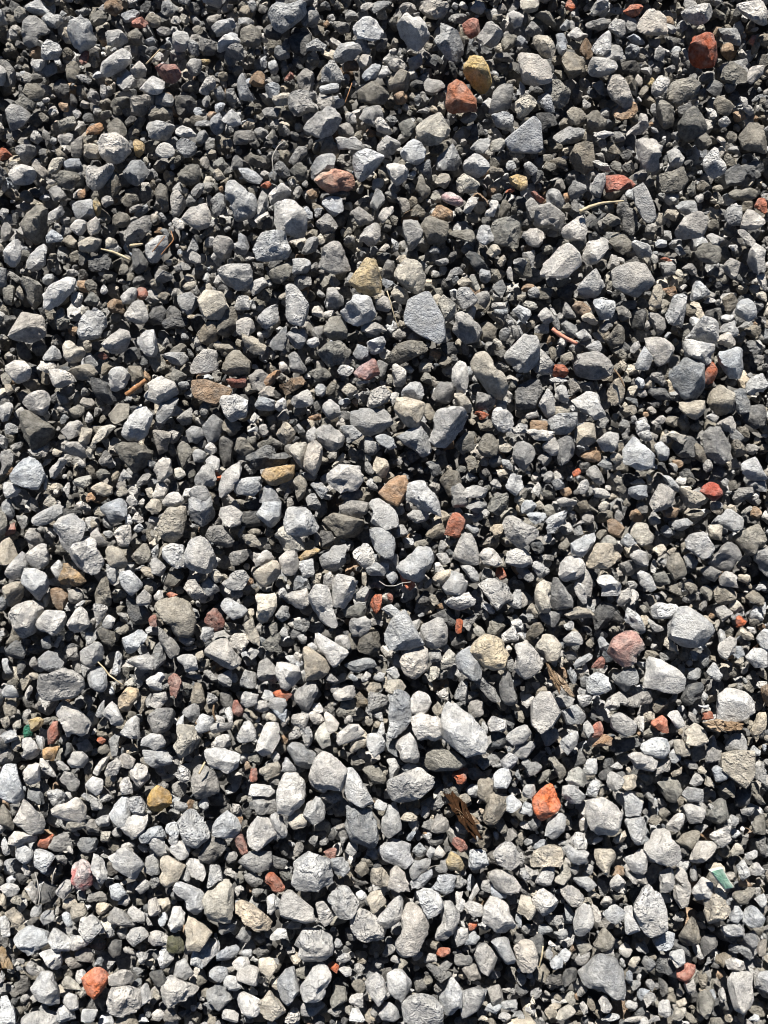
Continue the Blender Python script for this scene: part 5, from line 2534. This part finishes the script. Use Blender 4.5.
def describe(s, rank):
    for x, y, ref, own in LANDMARKS:
        if abs(s.cx - x) < 7 and abs(s.cy - y) < 7 and own not in used:
            used.add(own)
            return own
    q = s.px - s.px.mean(0)
    ev = np.sqrt(np.maximum(np.linalg.eigvalsh(np.cov(q.T)), 0.3))
    asp = ev[1] / ev[0]
    size = 'big' if s.area > 750 else 'mid-sized' if s.area > 380 else 'small' if s.area > 110 else 'tiny'
    shape = 'elongated' if asp > 1.75 else 'angular' if len(s.px) <= 5 else 'blocky' if asp < 1.25 else 'faceted'
    noun = NOUN.get(s.c, 'stone')
    near = sorted(LANDMARKS, key=lambda l: (l[0] - s.cx) ** 2 + (l[1] - s.cy) ** 2)
    for l in near[:4]:
        if abs(s.cx - l[0]) < 7 and abs(s.cy - l[1]) < 7:
            continue
        dx, dy = s.cx - l[0], s.cy - l[1]
        dist = math.hypot(dx, dy)
        a = math.degrees(math.atan2(-dy, dx)) % 360
        way = ['right of', 'above and right of', 'above', 'above and left of', 'left of', 'below and left of', 'below', 'below and right of'][int((a + 22.5) // 45) % 8]
        how = 'just ' if dist < 42 else '' if dist < 95 else 'well '
        for adj in ((HUE[s.c],), (size, HUE[s.c]), (shape, HUE[s.c]), (size, shape, HUE[s.c])):
            text = f"{' '.join(adj)} {noun} {how}{way} {l[2]}"
            if text not in used and len(text.split()) <= 16 and (adj[0] != HUE[s.c] or len(adj) > 1):
                used.add(text)
                return text
    return None


groups = {'gravel_stone': 'larger stones of the gravel bed', 'brick_fragment': 'brick fragments in the gravel', 'red_stone': 'dull red stones in the gravel',
          'ochre_stone': 'ochre stones in the gravel', 'orange_stone': 'orange tan stones in the gravel', 'pink_stone': 'pink stones in the gravel',
          'glass_shard': 'glass shards in the gravel'}
NAMES = {'r': ('brick_fragment', 'brick'), 'm': ('red_stone', 'stone'), 'y': ('ochre_stone', 'stone'), 'c': ('orange_stone', 'stone'),
         'p': ('pink_stone', 'stone'), 'e': ('glass_shard', 'glass')}
for k, s in enumerate(special + heroes):
    name, cat = NAMES.get(s.c, ('gravel_stone', 'stone'))
    V, F, col, pit = build(s, 4 if s.area > 560 else 3)
    me = cap_mesh(name, V, F, col, pit, MAT_STONE)
    o = bpy.data.objects.new(name, me)
    o.location = s.pos
    o['category'] = cat
    o['label'] = describe(s, k)
    o['group'] = groups[name]
    scene.collection.objects.link(o)


# ------------------------------------------------------------------ twigs, straws, leaf, wood and tile
def tube_mesh(path, radii, sides=7):
    path = [np.array(p) for p in path]
    fine, rr = [], []
    for i in range(len(path) - 1):
        for t in np.linspace(0, 1, 7, endpoint=i == len(path) - 2):
            fine.append(path[i] * (1 - t) + path[i + 1] * t)
            rr.append(radii[i] * (1 - t) + radii[i + 1] * t)
    fine = np.array(fine)
    for _ in range(3):
        fine[1:-1] = (fine[:-2] + 2 * fine[1:-1] + fine[2:]) / 4
    V, F = [], []
    g = np.random.default_rng(len(fine) + int(abs(fine[0][0]) * 1e5))
    for i, p in enumerate(fine):
        d = fine[min(i + 1, len(fine) - 1)] - fine[max(i - 1, 0)]
        d /= np.linalg.norm(d)
        a = np.cross(d, [0, 0, 1.0])
        a /= np.linalg.norm(a)
        b2 = np.cross(a, d)
        for k in range(sides):
            th = 6.283 * k / sides
            V.append(p + (a * math.cos(th) + b2 * math.sin(th)) * rr[i] * g.uniform(0.82, 1.15))
    n = len(fine)
    for i in range(n - 1):
        for k in range(sides):
            k2 = (k + 1) % sides
            F.append((i * sides + k, i * sides + k2, (i + 1) * sides + k2, (i + 1) * sides + k))
    F.append(tuple(range(sides))[::-1])
    F.append(tuple((n - 1) * sides + k for k in range(sides)))
    return np.array(V), F


def link(name, V, F, mat, parent=None, label=None, cat=None, group=None, smooth=True):
    V = np.array(V)
    base = V.mean(0) if parent is None else np.array(parent.location)
    me = bpy.data.meshes.new(name)
    me.from_pydata((V - base).tolist(), [], [tuple(f) for f in F])
    me.polygons.foreach_set('use_smooth', np.full(len(me.polygons), smooth))
    me.materials.append(mat)
    o = bpy.data.objects.new(name, me)
    if parent is None:
        o.location = base
        o['label'], o['category'] = label, cat
        if group:
            o['group'] = group
    else:
        o.parent = parent
    scene.collection.objects.link(o)
    return o


def root(name, V, label, cat):
    o = bpy.data.objects.new(name, None)
    o.empty_display_size = 0.01
    o.location = np.array(V).mean(0)
    o['label'], o['category'] = label, cat
    scene.collection.objects.link(o)
    return o


def strand(name, pts, zs, r_px, mat, label, cat, group=None):
    mm = CAM_H / F_PX
    path = [at_height(x, y, z) for (x, y), z in zip(pts, zs)]
    V, F = tube_mesh(path, [r * mm for r in r_px])
    return link(name, V, F, mat, None, label, cat, group)


G = 'dry stems and twigs lying on the gravel'
strand('straw', [(146, 64), (153, 57), (160, 49)], [.034, .038, .036], [.6, .7, .5], MAT_STRAW, 'pale straw above the dull red wedge, touching a small white pebble', 'straw', G)
fib = strand('plant_fibre', [(285, 141), (278, 146), (272, 157), (273, 169), (275, 181)], [.03, .034, .036, .034, .028], [.5, .65, .65, .6, .4], MAT_FIBRE,
             'frayed pale plant fibre bent into a hook left of the salmon brick', 'fibre', G)
strand('twig', [(101, 249), (113, 252), (122, 256), (130, 260)], [.032, .034, .032, .03], [.7, 1.3, 1.7, .9], MAT_STRAW, 'golden splintered twig below the yellow-crusted stone', 'twig', G)
strand('twig', [(130, 246), (136, 245), (143, 244)], [.034, .036, .036], [1.6, 1.7, .8], MAT_STRAW, 'short golden wood chip beside a long pitted grey stone', 'twig', G)
strand('stick', [(580, 212), (590, 207), (602, 203), (624, 201)], [.032, .036, .038, .038], [2.2, 1.9, 1.5, .8], MAT_STRAW, 'tapered tan stick under the pointed red brick sliver', 'stick', G)
strand('dry_stem', [(387, 291), (390, 300), (393, 312), (399, 329)], [.034, .034, .03, .02], [.7, .6, .55, .5], MAT_STRAW, 'thin dry stem hanging left of the triangular grey slab', 'stem', G)
strand('twig', [(126, 395), (134, 389), (146, 380)], [.034, .036, .034], [2.2, 2.6, 2.0], MAT_BARK, 'thick brown bark-covered twig beside a rounded pale stone', 'twig', G)
strand('rod', [(552, 329), (560, 335), (577, 344)], [.034, .034, .034], [2.0, 2.2, 1.9], MAT_ROD, 'pinkish red rod above the smooth red brick chip', 'rod', G)
strand('dry_stem', [(614, 369), (620, 377), (625, 388)], [.034, .036, .034], [.7, 1.0, .5], MAT_WOOD, 'thin curved brown stem on pale stones left of the upright red chip', 'stem', G)
strand('dry_stem', [(379, 581), (386, 586), (395, 586), (402, 583), (411, 582)], [.036, .038, .038, .038, .036], [.35, .5, .5, .45, .35], MAT_FIBRE,
       'curved white stem below the pitted red oval brick', 'stem', G)
strand('dry_stem', [(98, 662), (104, 668), (109, 675), (116, 680), (123, 685)], [.034, .036, .034, .034, .03], [.6, .7, .8, .6, .5], MAT_STRAW,
       'thin curled dry stem above the cream and tan stone', 'stem', G)
strand('twig', [(214, 705), (213, 713), (216, 721)], [.03, .032, .028], [.9, 1.1, .7], MAT_WOOD, 'short orange brown twig right of the maroon upright sliver', 'twig', G)
strand('twig', [(205, 762), (202, 768), (199, 774)], [.03, .034, .034], [.9, 1.2, .9], MAT_STRAW, 'short tan twig above the dark grey stone right of the ochre pitted lump', 'twig', G)
strand('dry_stem', [(35, 872), (38, 884), (40, 897), (38, 907)], [.034, .036, .036, .034], [.5, .6, .7, .5], MAT_FIBRE, 'long thin pale stem left of the pink mottled stone', 'stem', G)
strand('dry_stem', [(56, 868), (53, 875), (52, 885)], [.032, .034, .03], [.6, .7, .5], MAT_FIBRE, 'short pale stem close beside the pink mottled stone', 'stem', G)
strand('dry_stem', [(543, 946), (542, 956), (539, 968)], [.036, .036, .03], [.7, .9, .6], MAT_STRAW, 'pale dry stem against a large cream stone near the bottom', 'stem', G)
strand('twig', [(165, 236), (159, 244), (152, 252)], [.034, .036, .034], [.5, .6, .5], MAT_BARK, 'thin dark twig crossing a pale stone at the left, slanting down', 'twig', G)
strand('twig', [(171, 231), (174, 240), (165, 250), (161, 255)], [.034, .038, .036, .034], [.5, .6, .6, .5], MAT_BARK, 'thin forked-looking brown twig next to a dark slanting one', 'twig', G)
strand('twig', [(352, 83), (348, 95), (345, 103)], [.03, .03, .026], [.5, .6, .5], MAT_BARK, 'thin brown twig standing in a dark gap near the top', 'twig', G)


def plate(pts_px, z, thick, tilt, rng, sub=5, rough=1.0):
    """a flat piece with uneven edges: outline in pixels, lying at height z, tilted (radians about x, y)"""
    P = np.array([at_height(x, y, z) for x, y in pts_px])
    c = P.mean(0)
    ring = []
    n = len(P)
    for i in range(n):
        for t in np.linspace(0, 1, sub, endpoint=False):
            ring.append(P[i] * (1 - t) + P[(i + 1) % n] * t)
    ring = np.array(ring) - c
    ring[:, :2] *= 1 + rng.normal(0, 0.035 * rough, (len(ring), 1))
    ring[:, 2] = ring[:, 0] * math.tan(tilt[1]) + ring[:, 1] * math.tan(tilt[0])
    ring[:, 2] += rng.normal(0, 0.0005 * rough, len(ring)) + 0.0012 * rough * np.sin(ring[:, 0] * 420 + ring[:, 1] * 260)
    m2 = len(ring)
    inner = ring * 0.93
    V = [*(ring + [0, 0, -thick]), *(ring - [0, 0, thick * 0.15]), *inner, *(ring * 0.5 + [0, 0, 0.0004] + rng.normal(0, 0.0007 * rough, ring.shape)), np.array([0, 0, 0.0004])]
    F = [tuple(range(m2))[::-1]] if P[:, 0].size else []
    for lv in range(3):
        for i in range(m2):
            j = (i + 1) % m2
            F.append((lv * m2 + i, lv * m2 + j, (lv + 1) * m2 + j, (lv + 1) * m2 + i))
    for i in range(m2):
        F.append((3 * m2 + i, 3 * m2 + (i + 1) % m2, 4 * m2))
    return np.array(V) + c, F


g = np.random.default_rng(3)
shape = [(709, 870), (722, 867), (728, 878), (736, 888), (727, 892), (718, 881)][::-1]
V, F = plate(shape, 0.040, 0.006, (0.25, -0.05), g, 5, 0.5)
shard = root('tile_shard', V, 'green glazed tile shard with a white broken edge near the right edge', 'tile')
link('body', V, F, MAT_TILE, shard, smooth=False)
shape = [(711, 871), (721, 868), (727, 878), (734, 888), (727, 890), (719, 881)][::-1]
V, F = plate(shape, 0.0415, 0.0012, (0.25, -0.05), g, 5, 0.5)
link('glaze', V, F, MAT_GLAZE, shard, smooth=False)
shape = [(445, 797), (453, 797), (466, 803), (473, 818), (479, 833), (474, 835), (463, 826), (452, 811)][::-1]
V, F = plate(shape, 0.014, 0.0025, (-0.45, 0.3), g, 5, 2.6)
leaf = root('dead_leaf', V, 'dark brown dead leaf with pale scratches in a dark hollow', 'leaf')
link('blade', V, F, MAT_LEAF, leaf)
for a, b2 in (((455, 808), (464, 815)), ((461, 816), (469, 822)), ((459, 812), (462, 823)), ((466, 812), (470, 824))):
    path = [at_height(a[0], a[1], 0.0155), at_height((a[0] + b2[0]) / 2 + 1, (a[1] + b2[1]) / 2, 0.016), at_height(b2[0], b2[1], 0.0155)]
    V, F = tube_mesh(path, [.0003, .00045, .0002], 5)
    link('vein', V, F, MAT_WOOD, leaf)
shape = [(547, 663), (550, 665), (560, 684), (559, 694), (556, 688), (550, 676)][::-1]
V, F = plate(shape, 0.030, 0.004, (-0.2, 0.3), g, 5, 1.7)
link('wood_splinter', V, F, MAT_WOOD, None, 'dark tan wood splinter, the left one of a crossing pair', 'wood', 'wood splinters in the gravel', False)
shape = [(556, 672), (561, 676), (568, 685), (574, 696), (569, 696), (561, 686)][::-1]
V, F = plate(shape, 0.036, 0.004, (-0.25, 0.2), g, 5, 1.7)
link('wood_splinter', V, F, MAT_PALEWOOD, None, 'light tan leaf-shaped wood splinter, the right one of a crossing pair', 'wood', 'wood splinters in the gravel', False)
shape = [(704, 723), (711, 722), (715, 720), (722, 720), (724, 724), (725, 730), (719, 733), (716, 730), (709, 728)][::-1]
V, F = plate(shape, 0.036, 0.008, (0.05, 0.1), g, 5, 1.7)
link('wood_block', V, F, MAT_PALEWOOD, None, 'pale splintered wood block with a ragged end under an orange brick flake', 'wood', None, False)
shape = [(726, 722), (734, 722), (744, 724), (743, 729), (734, 731), (726, 731)][::-1]
V, F = plate(shape, 0.028, 0.008, (-0.25, 0.1), g, 5, 1.7)
link('wood_block', V, F, MAT_WOOD, None, 'shaded brown wood piece right of the pale splintered wood block', 'wood', None, False)

# ------------------------------------------------------------------ all the smaller gravel: one mass
VV, FF, CC, PP = [], [], [], []
off = 0
for s in rest:
    V, F, col, pit = build(s, 3 if s.area > 120 else 2)
    VV.append(V + s.pos)
    FF.append(F + off)
    CC.append(np.broadcast_to(col, V.shape))
    PP.append(np.full(len(V), pit))
    off += len(V)

# rocks that the scattered gravel is made of
rng = np.random.default_rng(5)
lib = bpy.data.collections.new('gravel_shapes')
NLIB = 28
for k in range(NLIB):
    n = rng.integers(5, 9)
    a = np.sort(rng.uniform(0, 6.283, n)) * 0.35 + np.linspace(0, 6.283, n, endpoint=False) * 0.65
    asp = rng.uniform(0.6, 1.0)
    pts = np.stack([np.cos(a), np.sin(a) * asp], 1) * rng.uniform(0.85, 1.1, (n, 1))
    V, F = rock(pts, np.eye(3), rng.uniform(0.5, 0.8), rng, 3, rng.choice([28, 45, 70]), rng.uniform(0.8, 1.5), None)
    me = bpy.data.meshes.new('gravel_shape')
    me.from_pydata(V.tolist(), [], F.tolist())
    me.polygons.foreach_set('use_smooth', np.ones(len(F), dtype=bool))
    me.set_sharp_from_angle(angle=math.radians(30))
    me.materials.append(MAT_STONE_I)
    lib.objects.link(bpy.data.objects.new('gravel_shape', me))

# where the traced stones already lie
mask = np.zeros((H_IMG + 200, W + 200), bool)
for s in stones:
    p = s.px + 100
    x0, y0 = np.floor(p.min(0)).astype(int)
    x1, y1 = np.ceil(p.max(0)).astype(int) + 1
    X, Y = np.meshgrid(np.arange(x0, x1) + 0.5, np.arange(y0, y1) + 0.5)
    ok = np.ones(X.shape, bool)
    n = len(p)
    for i in range(n):
        a, b = p[i], p[(i + 1) % n]
        ok &= ((b[0] - a[0]) * (Y - a[1]) - (b[1] - a[1]) * (X - a[0])) >= 0
    mask[y0:y1, x0:x1] |= ok


def to_px(P):
    q = (P - CAM_P) @ CAM_ROT
    return q[:, 0] / -q[:, 2] * F_PX + W / 2, H_IMG / 2 - q[:, 1] / -q[:, 2] * F_PX


def spread(n, lo, hi, rmin_f, radii, rng, taken=None):
    """dart throwing with a grid, big ones first"""
    cell = 0.03
    grid = {}
    out = []
    for r in np.sort(radii)[::-1]:
        x, y = rng.uniform(lo[0], hi[0]), rng.uniform(lo[1], hi[1])
        gx, gy = int(x // cell), int(y // cell)
        bad = False
        for i in (-1, 0, 1):
            for j in (-1, 0, 1):
                for (a, b, c) in grid.get((gx + i, gy + j), ()):
                    if (a - x) ** 2 + (b - y) ** 2 < (rmin_f * (c + r)) ** 2:
                        bad = True
                        break
                if bad:
                    break
            if bad:
                break
        if not bad:
            grid.setdefault((gx, gy), []).append((x, y, r))
            out.append((x, y, r))
    return np.array(out)


LO, HI = (-1.5, -1.6), (1.5, 1.9)
seeds = []
AREA = (HI[0] - LO[0]) * (HI[1] - LO[1])


def inside(x, y, z, pad):
    px, py = to_px(np.stack([x, y, z], 1))
    return px, py, (px > -pad) & (px < W + pad) & (py > -pad) & (py < H_IMG + pad)


def add_layer(n, r_lo, r_hi, power, z_fn, rmin_f, seed, in_frame):
    rng = np.random.default_rng(seed)
    radii = r_lo + (r_hi - r_lo) * rng.random(n) ** power
    P = spread(n, LO, HI, rmin_f, radii, rng)
    x, y, r = P.T
    z = z_fn(r, rng)
    px, py, ins = inside(x, y, z, 0)
    if in_frame == 'gaps':
        ix = np.clip(px + 100, 0, W + 199).astype(int)
        iy = np.clip(py + 100, 0, H_IMG + 199).astype(int)
        keep = ~(ins & mask[iy, ix])
    elif in_frame == 'none':
        keep = ~ins
    else:
        keep = np.ones(len(x), bool)
    for k in np.nonzero(keep)[0]:
        seeds.append((x[k], y[k], z[k], r[k], seed))


# the bed below, the grit in the gaps, and the same gravel going on outside the picture
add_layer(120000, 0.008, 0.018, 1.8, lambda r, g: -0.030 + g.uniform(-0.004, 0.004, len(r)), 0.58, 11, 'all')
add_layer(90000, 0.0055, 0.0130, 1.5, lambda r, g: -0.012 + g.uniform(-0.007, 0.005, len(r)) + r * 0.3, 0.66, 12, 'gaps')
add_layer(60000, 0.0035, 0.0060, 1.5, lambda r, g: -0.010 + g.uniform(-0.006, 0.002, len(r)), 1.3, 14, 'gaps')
add_layer(45000, 0.007, 0.030, 3.2, lambda r, g: r * 0.6 - 0.004 + g.uniform(-0.006, 0.004, len(r)), 0.80, 13, 'none')
seeds = np.array(seeds)
rng = np.random.default_rng(77)
ns = len(seeds)
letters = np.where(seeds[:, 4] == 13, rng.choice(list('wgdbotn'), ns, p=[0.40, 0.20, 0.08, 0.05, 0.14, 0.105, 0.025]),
                   rng.choice(list('wgdbotn'), ns, p=[0.13, 0.25, 0.23, 0.05, 0.26, 0.06, 0.02]))  # bed and gap stones weighted dark: shade of the gaps put into their colour
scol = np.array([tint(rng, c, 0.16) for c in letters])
srot = np.stack([rng.normal(0, 0.35, ns), rng.normal(0, 0.35, ns), rng.uniform(0, 6.283, ns)], 1)
sidx = rng.integers(0, NLIB, ns)

V = np.concatenate(VV + [seeds[:, :3]])
nV = len(V) - ns
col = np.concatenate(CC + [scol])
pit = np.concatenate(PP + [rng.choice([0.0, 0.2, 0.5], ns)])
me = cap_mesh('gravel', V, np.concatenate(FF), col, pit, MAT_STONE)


def add_attr(name, kind, key, vals, width):
    a = me.attributes.new(name, kind, 'POINT')
    full = np.zeros((len(V), width), np.float32 if kind != 'INT' else np.int32)
    full[nV:] = np.asarray(vals).reshape(ns, width)
    a.data.foreach_set(key, full.ravel())


add_attr('size', 'FLOAT', 'value', seeds[:, 3], 1)
add_attr('turn', 'FLOAT_VECTOR', 'vector', srot, 3)
add_attr('shape', 'INT', 'value', sidx, 1)
gravel = bpy.data.objects.new('gravel', me)
gravel['kind'] = 'stuff'
gravel['category'] = 'gravel'
gravel['label'] = 'small crushed stones and grit filling every gap between the larger stones'
scene.collection.objects.link(gravel)

ng = bpy.data.node_groups.new('scatter_gravel', 'GeometryNodeTree')
ng.interface.new_socket('Geometry', in_out='INPUT', socket_type='NodeSocketGeometry')
ng.interface.new_socket('Geometry', in_out='OUTPUT', socket_type='NodeSocketGeometry')
L = ng.links.new
gi, go = ng.nodes.new('NodeGroupInput'), ng.nodes.new('NodeGroupOutput')


def named(name, kind):
    n = ng.nodes.new('GeometryNodeInputNamedAttribute')
    n.data_type = kind
    n.inputs[0].default_value = name
    return n.outputs[0]


size = named('size', 'FLOAT')
cmp_ = ng.nodes.new('FunctionNodeCompare')
cmp_.data_type = 'FLOAT'
cmp_.operation = 'GREATER_THAN'
L(size, cmp_.inputs[0])
cmp_.inputs[1].default_value = 0.0005
sepg = ng.nodes.new('GeometryNodeSeparateGeometry')
L(gi.outputs[0], sepg.inputs[0])
L(cmp_.outputs[0], sepg.inputs[1])
ci = ng.nodes.new('GeometryNodeCollectionInfo')
ci.inputs[0].default_value = lib
ci.inputs['Separate Children'].default_value = True
ci.inputs['Reset Children'].default_value = True
iop = ng.nodes.new('GeometryNodeInstanceOnPoints')
L(sepg.outputs[0], iop.inputs['Points'])
L(ci.outputs[0], iop.inputs['Instance'])
iop.inputs['Pick Instance'].default_value = True
L(named('shape', 'INT'), iop.inputs['Instance Index'])
e2r = ng.nodes.new('FunctionNodeEulerToRotation')
L(named('turn', 'FLOAT_VECTOR'), e2r.inputs[0])
L(e2r.outputs[0], iop.inputs['Rotation'])
L(size, iop.inputs['Scale'])
jn = ng.nodes.new('GeometryNodeJoinGeometry')
L(sepg.outputs[1], jn.inputs[0])
L(iop.outputs[0], jn.inputs[0])
L(jn.outputs[0], go.inputs[0])
md = gravel.modifiers.new('scatter', 'NODES')
md.node_group = ng
print('stones', len(stones), 'seeds', ns, 'tris', len(me.polygons))
